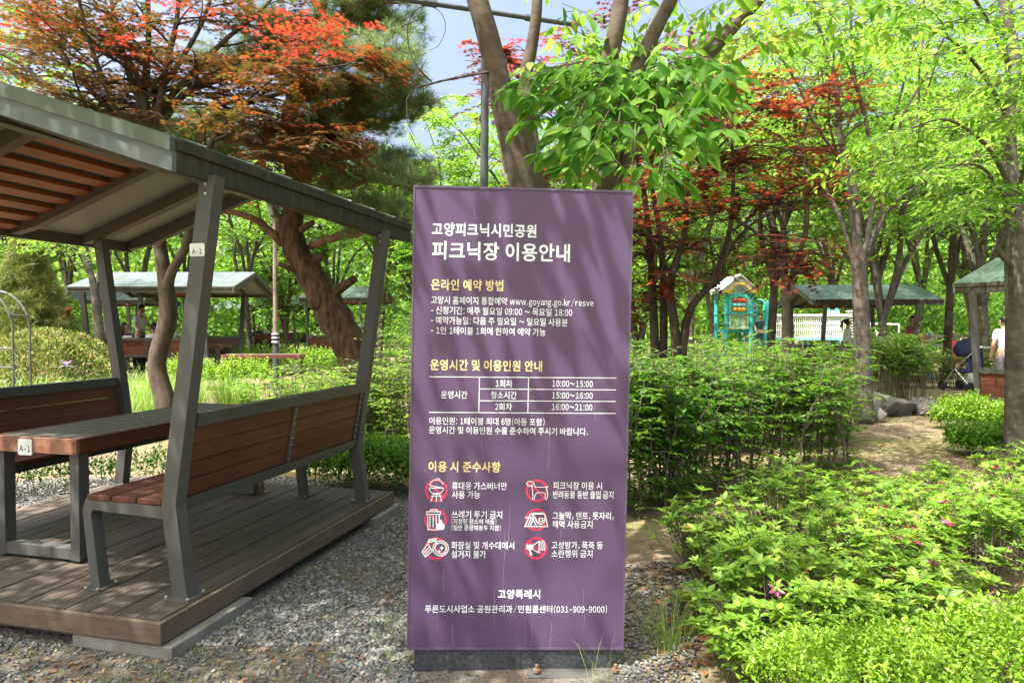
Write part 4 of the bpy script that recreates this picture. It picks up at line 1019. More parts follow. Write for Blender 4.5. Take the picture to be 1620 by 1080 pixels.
# --- zelkova at the right edge
def edge_tree():
    rng = random.Random(41); wd = MB(); lv = Leaves(); d = 7.3
    b0 = gp(1620,d)
    stems = [
        [(b0,0.215),(at(1617,700,d),0.165),(at(1616,600,d),0.150),(at(1615,500,d),0.142),(at(1613,420,d),0.135),(at(1610,340,d),0.11),(at(1600,280,d),0.075),(at(1594,180,d),0.068),(at(1606,100,d),0.06),(at(1592,30,d),0.055),(at(1580,-60,d),0.045),(at(1560,-220,d),0.03)],
        [(at(1612,400,d),0.10),(at(1622,300,d+.1),0.07),(at(1630,180,d+.2),0.055),(at(1650,0,d+.2),0.05),(at(1680,-200,d+.2),0.02)],
        [(at(1600,420,d),0.05),(at(1585,405,d-.3),0.045),(at(1578,395,d-.45),0.04)],
        [(at(1596,290,d),0.05),(at(1560,230,d-.3),0.03),(at(1500,190,d-.6),0.02),(at(1450,200,d-.8),0.008)],
        [(at(1592,180,d),0.045),(at(1550,110,d-.3),0.03),(at(1500,60,d-.5),0.018),(at(1450,40,d-.7),0.008)],
        [(at(1595,100,d),0.045),(at(1560,30,d-.5),0.03),(at(1520,-40,d-.8),0.015)],
        [(at(1602,330,d),0.04),(at(1560,270,d-.5),0.025),(at(1520,260,d-.8),0.015),(at(1470,270,d-1),0.006)],
        [(at(1606,340,d),0.04),(at(1560,330,d+.4),0.02),(at(1510,320,d+.6),0.008)],
        [(at(1610,300,d),0.04),(at(1640,200,d-1),0.03),(at(1640,80,d-1.6),0.015)],
        [(at(1606,340,d),0.03),(at(1600,320,d-.5),0.02),(at(1590,330,d-.9),0.008)],
    ]
    stems = [stems[0]] + [[(p, r*0.6) for p, r in st] for st in stems[1:]]
    ks = [0.25,0.6,0,0.55,0.6,0.8,0.5,0.35,0.8,0.3]
    grow(wd, lv, rng, list(zip(stems, ks)), nb=12, bl=1.0, nt=8, tl=0.5, nl=12, size=0.092, t0=0.42, up=0.0, flat=0.4, droop=0.4, spread=1.0, sides=12)
    finish_tree('zelkova_tree', 'thick grey-barked zelkova at the right edge, standing before a shelter bench', wd, lv, L_BROAD, M['l_spring'], M['gbark'])
edge_tree()

# --- pale trunk in front of the left shelter
def left_trunk():
    rng = random.Random(51); wd = MB(); lv = Leaves(); d = 16.0
    stems = [[(gp(157,d),0.14),(at(157,540,d),0.115),(at(152,480,d),0.105),(at(148,450,d),0.085),(at(140,425,d),0.06),(at(122,395,d),0.04),(at(112,370,d),0.03),(at(90,300,d),0.015)],
             [(at(150,460,d),0.07),(at(158,430,d+.1),0.055),(at(160,390,d+.1),0.045),(at(155,330,d+.2),0.03),(at(150,200,d+.2),0.01)],
             [(at(150,450,d),0.05),(at(140,410,d+.3),0.04),(at(135,370,d+.3),0.03),(at(120,250,d+.3),0.01)],
             [(at(120,430,d),0.03),(at(108,405,d-.3),0.02),(at(90,390,d-.5),0.01)],
             [(at(152,455,d),0.04),(at(175,400,d),0.03),(at(185,340,d),0.02),(at(220,250,d),0.01)]]
    grow(wd, lv, rng, [(stems[0],1)]+[(s,1) for s in stems[1:]], nb=8, bl=1.0, nt=6, tl=0.5, nl=9, size=0.1, t0=0.5, up=0.1, flat=0.5, droop=0.3)
    finish_tree('zelkova_tree', 'slim tree with pale mottled trunk in front of the grey-blue roofed shelter', wd, lv, L_BLADE, M['l_spring'], M['gbark'])
left_trunk()
# ------------------------------------------------------------------ shelters farther off
def put(root, loc, rz, scale=(1,1,1), label=None, cat=None, group=None):
    root.location = loc; root.rotation_euler = (0,0,rz); root.scale = scale
    if label: root['label'] = label
    return root
far_shelter = make_shelter('far shelter', 'picnic shelters in the park', False)
def bright_roof(root):
    pass
M['roofsky'] = mottled('sky_tinted_roof_metal', (0.062,0.085,0.094), (0.105,0.135,0.148), 1.2, 0.5, bmp=0.05, c3=(0.06,0.08,0.078))  # roof metal with the reflected sky put into its base colour
SHEL = [  # px of the left roof end, depth of the near eave, yaw, scale along the ridge, z, label, pale roof
    (106,17.0,-91,1.55,0.13,'long shelter with sunlit grey-blue roof and people at its benches, left of the grey posts', True),
    (472,23.0,-94,0.98,0.10,'green-roofed shelter behind the leaning pine trunk', False),
    (392,31.0,-88,0.95,0.10,'small green-roofed shelter seen beyond the striped lamp post', False),
    (92,25.5,-90,1.2,0.12,'dark green roofed shelter half hidden behind the grey-blue roofed one', False),
    (330,37.0,-96,1.5,0.10,'distant low shelter roof between the lamp post and the grey-blue roof', False),
    (1282,18.2,-93,1.25,-0.14,'shelter with flat-looking teal roof in front of the playground bridge', False),
    (1508,10.4,-148,1.0,-0.20,'shelter half hidden by the thick tree at the right edge', False)]
far_tables = []
for i, (px, d, rz, ks, z, lab, pale) in enumerate(SHEL):
    o = far_shelter if i == 0 else copy_tree(far_shelter)
    put(o, (gx(px,d), d, z), R(rz), (1,ks,1), lab)
    if pale or i == 6:
        pass
# sky-reflection colour on the roof of the first one
for o in (far_shelter,):
    for ch in o.children_recursive:
        if ch.name.startswith('roof_sheet'):
            ch.data = ch.data.copy(); ch.data.materials[0] = M['roofsky']
tproto = make_table('picnic table', 'picnic tables under the shelters', False)
TBL = [(0,'plank table under the long grey-blue roofed shelter, among the seated people'),(1,'picnic table under the green roof behind the pine'),(5,'picnic table under the teal roof by the playground')]
_sh = [o for o in SC.objects if o.type == 'EMPTY' and o.name.startswith('picnic_shelter')][1:]
for k, (i, lab) in enumerate(TBL):
    o = tproto if k == 0 else copy_tree(tproto)
    px, d, rz, ks, z, _, _ = SHEL[i]; put(o, (gx(px,d), d, z), R(rz), (1,ks,1), lab)
o = copy_tree(tproto); put(o, (gx(330,15.6), 15.6-1.4, -0.02), R(-87), (1,1.0,1), 'bare plank table standing in the open between the trunk and the lamp post')

# ------------------------------------------------------------------ trees of the background
def proto_tree(seed, H, th, ns, spread, r0, size, nb, nt, nl, lmat, bmat, tmpl=L_QUAD, bl=1.5, droop=0.3, t0=0.3, name='zelkova_tree', lean=0.1):
    rng = random.Random(seed); wd = MB(); lv = Leaves()
    top = Vector((rng.uniform(-lean,lean)*th, rng.uniform(-lean,lean)*th, th))
    stems = [([(Vector((0,0,-0.1)), r0*1.25),(Vector((0,0,0.25)), r0),(top*0.6, r0*0.88),(top, r0*0.8)], 0)]
    for k in range(ns):
        a = 2*math.pi*(k+rng.uniform(-.3,.3))/ns; sp = spread*rng.uniform(0.5,1.15)
        h = H*rng.uniform(0.8,1.05)-th
        pts = [(top+Vector((0,0,-0.25)), r0*0.55)]
        for j in range(1,6):
            t = j/5; rad = sp*t**1.25
            pts.append((top+Vector((math.cos(a)*rad, math.sin(a)*rad, h*t**0.85))+rdir(rng)*0.15, r0*0.5*(1-t)+0.012)); a += rng.uniform(-.15,.15)
        stems.append((pts, 1))
    grow(wd, lv, rng, stems, nb=nb, bl=bl, nt=nt, tl=0.65, nl=nl, size=size, t0=t0, up=0.1, flat=0.5, droop=droop, spread=1.0, sides=7, tr=0.006)
    root = empty(name, (0,0,0), 0, 'tree', 'tree', 'trees of the park beyond the lawn')
    wd.build('trunk', bmat, root, smooth=True); lv.build('crown', tmpl, lmat, root)
    return root
PT = {
 'a': proto_tree(101, 9.0, 2.2, 6, 3.0, 0.135, 0.135, 14, 10, 15, M['l_spring'], M['gbark'], bl=1.9),
 'b': proto_tree(102, 8.0, 2.6, 5, 2.3, 0.115, 0.125, 14, 10, 15, M['l_spring'], M['dbark'], bl=1.6),
 'c': proto_tree(103, 9.5, 1.8, 7, 3.2, 0.15, 0.14, 14, 10, 15, M['l_mid'], M['dbark'], bl=2.0, t0=0.15),
 'd': proto_tree(104, 6.0, 0.9, 6, 2.2, 0.09, 0.13, 13, 10, 15, M['l_mid'], M['dbark'], bl=1.3, t0=0.1),
 'e': proto_tree(105, 11.0, 3.0, 6, 3.4, 0.16, 0.15, 14, 10, 15, M['l_spring'], M['gbark'], bl=2.1),
}
BG = [ # px, depth, kind, scale, yaw, label
 (35,25,'c',1.0,20,'dark-stemmed leafy tree at far left beyond the flowering bush'),
 (100,29,'e',1.0,80,'tall tree at the left rising behind the maple'),
 (215,27,'a',1.0,140,'green tree just behind the grey-blue roof at its left half'),
 (300,31,'e',0.95,200,'tall tree behind the right end of the grey-blue roof'),
 (398,20.5,'b',0.85,30,'young tree with slim grey trunk right of the grey post, before a far shelter'),
 (455,28,'d',1.15,100,'low-branched bushy tree behind the far shelters'),
 (530,30,'a',0.95,170,'bright tree behind the green roof near the pine'),
 (600,23,'b',0.95,250,'slender bright tree between the pine and the board'),
 (655,19,'d',1.0,300,'leafy low tree filling the gap beside the left edge of the board'),
 (705,22,'a',0.80,10,'pale yellow-green tree behind the top left corner of the board'),
 (745,30,'b',1.0,60,'light green tree beyond the lamp pole'),
 (850,20,'a',1.0,120,'green tree whose crown shows between the trunks above the board'),
 (960,24,'c',1.0,190,'full green tree behind the red maple, close to the board'),
 (1010,15.5,'d',0.9,40,'low green tree behind the stems of the red maple'),
 (1090,21,'e',0.85,77,'tree behind the red maple with foliage above the shrubs'),
 (1130,32,'c',1.05,210,'dark tree left of the playground tower'),
 (1185,38,'c',1.1,20,'tall dark-trunked tree rising behind the playground tower roof'),
 (1216,16.5,'b',1.0,130,'thin dark-stemmed tree in front of the playground tower'),
 (1246,13.8,'b',0.92,280,'brown-trunked tree standing before the white bridge rails'),
 (1310,34,'e',1.05,330,'tall tree behind the white bridge of the playground'),
 (1403,14.6,'a',0.78,260,'forked grey tree before the teal roof, right of the fan-stemmed zelkova'),
 (1380,29,'c',1.1,150,'green tree behind the teal roofed shelter'),
 (1450,33,'e',1.0,15,'tree far behind the woman in pink'),
 (1498,19,'b',1.05,95,'dark straight trunk beyond the stroller'),
 (1540,27,'c',1.0,222,'leafy tree behind the dark rail fence'),
 (1562,16.5,'a',0.95,185,'pale thick trunk behind the right-hand shelter'),
 (1625,22,'e',0.95,310,'tree far behind the trunk at the right edge'),
 (-60,19,'a',1.0,50,'tree beyond the arch at the left edge'),
 (1700,15,'a',1.0,20,'tree reaching in with branches from beyond the thick trunk at the right edge'),
]
used = set()
for px, d, k, s, yaw, lab in BG:
    src = PT[k]
    o = src if k not in used else copy_tree(src); used.add(k)
    o.location = gp(px, d); o.rotation_euler = (0,0,R(yaw)); o.scale = (s,s,s); o['label'] = lab

def conifer():
    rng = random.Random(77); wd = MB(); lv = Leaves(); c = gp(45,16)
    wd.tube([c, c+Vector((0,0,3.4))], [0.10,0.03], 7)
    for k in range(1500):
        z = 0.4+3.1*rng.random(); r = 1.35*(1-(z-0.3)/3.6)*math.sqrt(rng.random()); a = rng.uniform(0,2*math.pi)
        dv = Vector((math.cos(a), math.sin(a), 0.35)); p = c+Vector((r*math.cos(a), r*math.sin(a), z))
        for j in range(4): lv.add(p+rdir(rng)*0.1, dv+rdir(rng)*0.6, rdir(rng), rng.uniform(0.10,0.2))
    finish_tree('juniper_tree', 'olive-brown juniper behind the flowering bush at the left', wd, lv, L_NEEDLE, M['l_olive'], M['dbark'])
conifer()

# far woods that read as one mass
def woods():
    rng = np.random.RandomState(4); n = 80000
    x = rng.uniform(-70,70,n); y = 40+rng.uniform(0,16,n)+0.004*x*x
    hmax = 11+2.5*np.sin(x*0.33)+1.8*np.sin(x*0.9+2)
    z = hmax*rng.rand(n)**0.8
    P = np.stack([x,y,z],1); T = rng.normal(size=(n,3)); T[:,2] -= 0.4; N = rng.normal(size=(n,3)); N[:,2] += 1.0; N[:,1] -= 0.8
    o = scatter('distant_woods', L_QUAD, P, T, N, rng.uniform(0.32,0.7,n), M['l_spring']); tag(o, kind='stuff')
woods()
def undergrowth():
    rng = np.random.RandomState(8); n = 46000
    x = rng.uniform(-48,48,n); y = 29.5+rng.uniform(0,8,n)
    keep = ~((x > 5) & (x < 17) & (y < 32)); x, y = x[keep], y[keep]; n = len(x)
    hmax = 3.6+1.0*np.sin(x*0.55)+0.9*np.sin(x*1.7+1)
    z = hmax*rng.rand(n)**0.9
    P = np.stack([x,y,z],1); T = rng.normal(size=(n,3)); T[:,2] -= 0.3; N = rng.normal(size=(n,3)); N[:,2] += 1.2; N[:,1] -= 0.6
    o = scatter('undergrowth', L_QUAD, P, T, N, rng.uniform(0.16,0.36,n), M['l_shrub']); tag(o, kind='stuff')
undergrowth()

# ------------------------------------------------------------------ shrubs and hedges
def shrub(name, label, cat, plants, size, mat, tmpl=L_QUAD, nst=5, nsp=9, nl=9, seed=0, flat=0.5, z0=0.25, spw=0.35, group=None, stemr=0.008, splay=0.22, droop=0.2, fork=1):
    """plants: (x, y, height); thin stems with layered sprays"""
    rng = random.Random(seed); wd = MB(); lv = Leaves()
    for x, y, h in plants:
        g = gh(x,y)
        for s in range(nst):
            a = rng.uniform(0,2*math.pi); hh = h*rng.uniform(0.8,1.05); q = splay*rng.uniform(0.3,1.2)
            b = Vector((x+0.09*math.cos(a), y+0.09*math.sin(a), g-0.03))
            t = Vector((x+q*math.cos(a), y+q*math.sin(a), g+hh))
            m = b.lerp(t,0.5)+rdir(rng)*0.05
            if fork > 1: m = b.lerp(t, rng.uniform(0.22,0.42))+rdir(rng)*0.05
            wd.tube([b, b.lerp(m,0.5)+rdir(rng)*0.025, m], [stemr*1.3, stemr, stemr*0.85], 5, False)
            t0_, m0 = t, m
            if fork > 1 and rng.random() < 0.75:              # a few leafy shoots low on the stem
                for k in range(5):
                    an = rng.uniform(0,2*math.pi); spray(lv, rng, b.lerp(m, rng.uniform(0.25,1)), Vector((math.cos(an), math.sin(an), rng.uniform(0,0.6))), spw*rng.uniform(0.4,0.8), nl, size*0.9, flat, droop, wd, 0.003)
            for fk in range(fork):
              t, m = t0_, m0
              if fork > 1:
                t = t0_+Vector((rng.uniform(-.24,.24), rng.uniform(-.24,.24), -h*rng.uniform(0,0.16)))
                m = m0.lerp(t,0.45)+Vector((rng.uniform(-.07,.07), rng.uniform(-.07,.07), 0))
                wd.tube([m0, m, t], [stemr*0.8, stemr*0.6, stemr*0.3], 5, False)
              else: wd.tube([m, t], [stemr*0.8, stemr*0.35], 5, False)
              for k in range(nsp):
                u = z0+(1-z0)*((k+rng.random())/nsp)**0.8; p = b.lerp(m,u*2) if u < 0.5 else m.lerp(t,u*2-1)
                if fork > 1: p = m0.lerp(m, u*2) if u < 0.5 else m.lerp(t, u*2-1)
                an = rng.uniform(0,2*math.pi); dv = Vector((math.cos(an), math.sin(an), rng.uniform(0,0.5)))
                spray(lv, rng, p, dv, spw*rng.uniform(0.5,1.2)*(0.6+0.4*u), nl, size, flat, droop, wd, 0.003)
    root = empty(name, (0,0,0), 0, label, cat, group)
    wd.build('stems', M['stem'], root).name = 'stem'
    lv.build('foliage', tmpl, mat, root)
    return root
rng = random.Random(3)
def row(p0, p1, n, h0, h1, jit=0.12, hj=0.1):
    (ax,ad),(bx,bd) = p0, p1; out = []
    for i in range(n):
        t = i/max(1,n-1); d = ad+(bd-ad)*t; px = ax+(bx-ax)*t
        out.append((gx(px,d)+rng.uniform(-jit,jit), d+rng.uniform(-jit,jit), (h0+(h1-h0)*t)*(1+rng.uniform(-hj,hj))))
    return out
shrub('tall_hedge', 'tall leafy hedge with bare lower stems running right from behind the board', 'hedge',
      row((1070,5.7),(1325,6.9),12,1.30,1.22,0.14,0.14)+row((1080,6.2),(1330,7.2),11,1.34,1.20,0.14,0.14), 0.072, M['l_shrub'], L_BROAD, nst=2, nsp=8, nl=9, seed=5, z0=0.12, spw=0.34, splay=0.22, stemr=0.011, fork=3)
shrub('hedge', 'dense near end of the hedge, leafy to the ground right beside the board', 'hedge',
      row((975,5.4),(1075,5.8),7,1.30,1.26)+row((990,5.9),(1085,6.3),5,1.32,1.26), 0.072, M['l_shrub'], L_BROAD, nst=3, nsp=11, nl=8, seed=15, z0=0.0, spw=0.30, splay=0.24, stemr=0.009, fork=2)
shrub('hedge', 'dark green clump of shrubs with bare stems behind the boulders', 'hedge', row((1378,12.4),(1458,13.0),8,1.34,1.24)+row((1382,13.0),(1460,13.6),7,1.34,1.2), 0.08, M['l_mid'], L_BLADE, nst=4, nsp=12, nl=8, seed=6, z0=0.5, spw=0.36)
shrub('shrub', 'sunlit yellow-green bushes seen through the stems of the tall hedge', 'shrub', row((1080,8.0),(1335,8.7),12,0.80,0.70), 0.065, M['l_azalea'], L_BLADE, nst=6, nsp=10, nl=8, seed=7, z0=0.2, spw=0.34)
shrub('hedge', 'light green clipped hedge row between the clump of shrubs and the right shelter', 'hedge', row((1405,16.6),(1590,16.2),16,0.88,0.90), 0.06, M['l_azalea'], L_QUAD, nst=6, nsp=7, nl=8, seed=8, z0=0.35, spw=0.3)
shrub('shrub', 'feathery light green shrubs around the foot of the leaning pine', 'shrub', row((440,7.4),(580,7.8),12,0.95,1.1,0.25)+row((480,8.2),(570,8.2),6,1.0,1.1,0.2), 0.058, M['l_spring'], L_BLADE, nst=4, nsp=12, nl=9, seed=9, z0=0.25, spw=0.38)
shrub('shrub', 'dense fresh green shrub against the left edge of the board', 'shrub', row((590,8.2),(665,7.8),8,1.10,1.2,0.2), 0.06, M['l_spring'], L_BLADE, nst=6, nsp=12, nl=9, seed=10, z0=0.08, spw=0.36)
shrub('shrub', 'dark green shrub deep behind the far end of the near shelter', 'shrub', row((600,14.0),(680,14.5),5,1.5,1.6,0.3), 0.09, M['l_mid'], L_QUAD, nst=6, nsp=9, nl=8, seed=12, z0=0.1, spw=0.6, splay=0.4)
shrub('shrub', 'bright shrubs between the playground tower and the tall hedge', 'shrub', row((1010,12.0),(1330,13.0),14,1.25,1.15,0.3), 0.09, M['l_shrub'], L_QUAD, nst=5, nsp=8, nl=8, seed=13, z0=0.2, spw=0.55, splay=0.4)
shrub('shrub', 'dark undergrowth at the foot of the red maple', 'shrub', row((985,10.0),(1120,11.0),7,1.25,1.2,0.3), 0.09, M['l_mid'], L_QUAD, nst=5, nsp=8, nl=8, seed=14, z0=0.15, spw=0.5, splay=0.35)

def boxhedge(label, pts, hw, h, n, size, mat, seed, name='boxwood_hedge'):
    """clipped mass of small leaves along a line of (x, y)"""
    rng = random.Random(seed); lv = Leaves(); wd = MB()
    segs = [(Vector(a), Vector(b)) for a, b in zip(pts[:-1], pts[1:])]; tot = sum((b-a).length for a,b in segs)
    for k in range(n):
        u = rng.random()*tot; 
        for a, b in segs:
            if u <= (b-a).length: break
            u -= (b-a).length
        q = a.lerp(b, u/(b-a).length); ph = math.atan2((b-a).y,(b-a).x)+math.pi/2
        s = rng.uniform(-1,1); top = h*(1-0.55*abs(s)**3)*(0.93+0.14*math.sin(q.x*9+q.y*7)*math.sin(q.y*11+1.3)+0.05*rng.random())
        z = top*(1-0.55*rng.random()**2.2)
        w = hw*s
        p = Vector((q.x+math.cos(ph)*w, q.y+math.sin(ph)*w, gh(q.x,q.y)+z))
        out = Vector((math.cos(ph)*s, math.sin(ph)*s, 0.7))
        if k%3 == 0:                                     # upright sprigs above the clipped surface
            tipd = (out*0.6+Vector((0,0,0.8))+rdir(rng)*0.35).normalized(); ln = size*rng.uniform(1.5,4.0)
            for j in range(5):
                rr = rdir(rng); lv.add(p+tipd*ln*(j/4), rr+tipd*0.5, tipd+rdir(rng)*0.4, size*rng.uniform(0.6,1.1))
        else: lv.add(p, (out+rdir(rng)*0.8), (Vector((0,0,0.9))+rdir(rng)*0.7), size*rng.uniform(0.7,1.3))
    for k in range(int(tot/0.09)):
        u = rng.random(); a, b = segs[k%len(segs)]; q = a.lerp(b,u)
        p = Vector((q.x+rng.uniform(-hw,hw)*0.7, q.y+rng.uniform(-hw,hw)*0.7, gh(q.x,q.y)-0.02))
        wd.tube([p, p+Vector((rng.uniform(-.06,.06),rng.uniform(-.06,.06),h*0.75))], [0.006,0.003], 4, False)
    root = empty(name, (0,0,0), 0, label, 'hedge', 'low clipped hedges')
    wd.build('stem', M['stem'], root); lv.build('foliage', L_QUAD, mat, root); return root
W_ = lambda px, d: (gx(px,d), d)
boxhedge('fine-leaved bright boxwood in the near right corner', [W_(1240,2.42),W_(1420,2.55),W_(1620,2.75),W_(1800,2.95)], 0.26, 0.29, 8500, 0.026, M['l_box'], 1)
boxhedge('low dark hedge in gravel just past the far end of the timber deck', [W_(500,6.4),W_(590,6.2),W_(690,6.0)], 0.22, 0.40, 3600, 0.045, M['l_shrub'], 2)
boxhedge('low clipped hedge beside the post of the right shelter', [W_(1490,10.1),W_(1600,9.3)], 0.30, 0.36, 3600, 0.05, M['l_box'], 3)
boxhedge('low dark hedge at the foot of the thick grey trunk', [W_(1500,7.9),W_(1600,7.7)], 0.2, 0.28, 2000, 0.045, M['l_shrub'], 4)
boxhedge('low hedge below the bare plank table', [W_(250,15.0),W_(345,14.6),W_(425,14.9)], 0.35, 0.50, 3600, 0.06, M['l_box'], 5)
boxhedge('long low hedge in front of the far shelters', [W_(370,18.6),W_(530,18.8)], 0.4, 0.55, 3000, 0.075, M['l_box'], 6)
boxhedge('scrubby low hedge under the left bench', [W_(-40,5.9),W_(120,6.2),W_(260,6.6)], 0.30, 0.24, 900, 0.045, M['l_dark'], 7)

def azalea(i, px, d, r, h, label, nst=58, fl=0):
    nst = int(nst*1.15); rng = random.Random(500+i); wd = MB(); lv = Leaves(); fw = Leaves()
    x, y = gx(px,d), d; g = gh(x,y); tips = []
    for s in range(nst):
        a = rng.uniform(0,2*math.pi); q = r*math.sqrt(rng.random())
        hh = h*(1-0.45*(q/r)**2)*rng.uniform(0.72,1.12)
        b = Vector((x+0.35*q*math.cos(a), y+0.35*q*math.sin(a), g-0.02)); t = Vector((x+q*math.cos(a), y+q*math.sin(a), g+hh))
        m = b.lerp(t,0.5)+rdir(rng)*0.04
        wd.tube([b,m,t], [0.005,0.004,0.002], 4, False)
        ends = [(t, (t-m).normalized())]
        for k in range(2):
            u = rng.uniform(0.55,0.9); p = m.lerp(t,u*2-1) if u > 0.5 else b.lerp(m,u*2)
            e = p+Vector((rng.uniform(-1,1),rng.uniform(-1,1),rng.uniform(0.3,0.9))).normalized()*rng.uniform(0.05,0.13)
            wd.tube([p,e],[0.003,0.0015],3,False); ends.append((e,(e-p).normalized()))
        for e, dv in ends:
            ax = (dv*0.5+Vector((0,0,0.8))+rdir(rng)*0.25).normalized(); u_ = ax.orthogonal().normalized(); v_ = ax.cross(u_)
            n = rng.randint(5,7); ph = rng.uniform(0,6.28); sz = rng.uniform(0.032,0.070)
            for k in range(n):
                an = ph+2*math.pi*k/n+rng.uniform(-.2,.2); rad = u_*math.cos(an)+v_*math.sin(an)
                lv.add(e+rad*0.004, rad*1.0+ax*rng.uniform(0.1,0.6), ax+rdir(rng)*0.25-rad*0.3, sz*rng.uniform(0.75,1.15))
            for k in range(3):
                an = rng.uniform(0,6.28); rad = u_*math.cos(an)+v_*math.sin(an)
                lv.add(e-dv*rng.uniform(0.02,0.08), rad+ax*0.2, ax+rdir(rng)*0.3, sz*rng.uniform(0.5,0.8))
            tips.append((e,ax))
    for k in range(12):                                  # bare old twigs
        a = rng.uniform(0,6.28); q = r*rng.uniform(0.2,0.9); b = Vector((x+0.4*q*math.cos(a), y+0.4*q*math.sin(a), g-0.02)); t = Vector((x+q*math.cos(a), y+q*math.sin(a), g+h*rng.uniform(0.5,1.0)))
        m = b.lerp(t,0.55)+rdir(rng)*0.05; wd.tube([b,m,t],[0.004,0.003,0.0012],4,False)
        for j in range(2): e = m.lerp(t,rng.random())+Vector((0,0,0.01)); wd.tube([m.lerp(t,0.3), e+rdir(rng)*0.08],[0.002,0.001],3,False)
    root = empty('azalea_bush', (0,0,0), 0, label, 'bush', 'azalea bushes in front of the tall hedge')
    wd.build('stem', M['stem'], root); lv.build('foliage', L_BROAD, M['l_azalea'], root)
    for e, ax in rng.sample(tips, min(int(fl*2.2)+1 if fl else 0, len(tips))):
        for k in range(5):
            an = 2*math.pi*k/5; u_ = ax.orthogonal().normalized(); v_ = ax.cross(u_); rad = u_*math.cos(an)+v_*math.sin(an)
            fw.add(e+ax*0.01+Vector((0,0,-0.03)), rad*0.7+ax*0.5+Vector((0,0,-0.3)), ax, 0.045)
    if fw.p: fw.build('blossom', L_BROAD, M['flower'], root)
    return root
AZ = [(1130,4.0,0.36,0.50,'azalea bush nearest the right edge of the board, at the gravel',56,1),(1225,3.45,0.40,0.46,'yellow-green azalea bush in front, just left of the near boxwood',66,2),
 (1245,4.7,0.42,0.58,'azalea bush with a tall sprig, close before the tall hedge',60,2),(1345,3.9,0.44,0.50,'azalea bush with a red blossom in the middle of the bed',66,5),
 (1365,5.1,0.42,0.40,'azalea bush at the back of the bed by the dry lawn',52,3),(1450,3.4,0.40,0.44,'azalea bush low behind the near boxwood',60,2),(1475,4.5,0.45,0.46,'azalea bush with mauve blossoms right of the middle',62,6),
 (1560,3.9,0.42,0.50,'azalea bush between the near boxwood and the pink flowers',60,4),(1500,5.6,0.40,0.32,'azalea bush at the back edge below the thick trunk',46,1),
 (1610,4.9,0.42,0.46,'azalea bush with bright pink blossoms by the picture edge',56,10),(1680,4.2,0.45,0.52,'azalea bush cut by the picture edge above the boxwood',56,5),(1620,6.0,0.4,0.42,'azalea bush with pale upright sprigs beside the thick trunk',44,1),(1195,2.95,0.24,0.30,'low azalea bush spilling toward the boxwood, nearest the litter of dry leaves',34,0),(1320,3.0,0.26,0.32,'low azalea bush just above the middle of the boxwood',36,1),(1455,3.05,0.24,0.34,'azalea bush with a long leaf sprig over the boxwood',34,1),(1100,3.35,0.16,0.20,'small azalea sprig in the gravel by the board plinth',9,0)]
for i, a in enumerate(AZ): azalea(i, a[0], a[1], a[2], a[3], a[4], a[5], a[6])

def mound_bush(label, c, rx, ry, h, n, size, mat, seed, nfl=0):
    rng = random.Random(seed); lv = Leaves(); wd = MB(); fw = Leaves()
    for k in range(n):
        a = rng.uniform(0,2*math.pi); zz = rng.random()**0.7; rr = math.sqrt(max(0,1-zz*zz))*(0.6+0.4*rng.random()**0.5)
        bmp = 1+0.16*math.sin(a*5+zz*7)+0.1*math.sin(a*11)
        p = Vector((c.x+rx*rr*bmp*math.cos(a), c.y+ry*rr*bmp*math.sin(a), c.z+h*zz*(0.9+0.1*bmp)))
        o_ = Vector((math.cos(a)*rr, math.sin(a)*rr, zz+0.2))
        (fw if rng.random() < nfl else lv).add(p, o_+rdir(rng)*0.9, Vector((0,0,0.8))+o_*0.5+rdir(rng)*0.5, size*rng.uniform(0.7,1.3))
    for k in range(24):
        a = rng.uniform(0,6.28); b = c+Vector((0.25*rx*math.cos(a),0.25*ry*math.sin(a),-0.05)); wd.tube([b, c+Vector((0.7*rx*math.cos(a),0.7*ry*math.sin(a),h*0.6))], [0.02,0.006], 5, False)
    root = empty('flowering_bush', (0,0,0), 0, label, 'bush')
    wd.build('stem', M['stem'], root); lv.build('foliage', L_BLADE, mat, root)
    if fw.p: fw.build('blossom', L_BROAD, M['flower'], root)
mound_bush('big rounded bush with fading reddish blossoms behind the metal arch', gp(70,13.5), 1.5, 1.0, 1.25, 9000, 0.075, M['l_olive'], 1, 0.006)
mound_bush('green bush low beside the pale mottled trunk', gp(135,18.5), 0.8, 0.6, 0.6, 1800, 0.08, M['l_box'], 2)
mound_bush('dark green bush behind the orange seat backs of the far shelter', gp(30,21), 2.6, 1.2, 2.6, 6000, 0.13, M['l_mid'], 3)

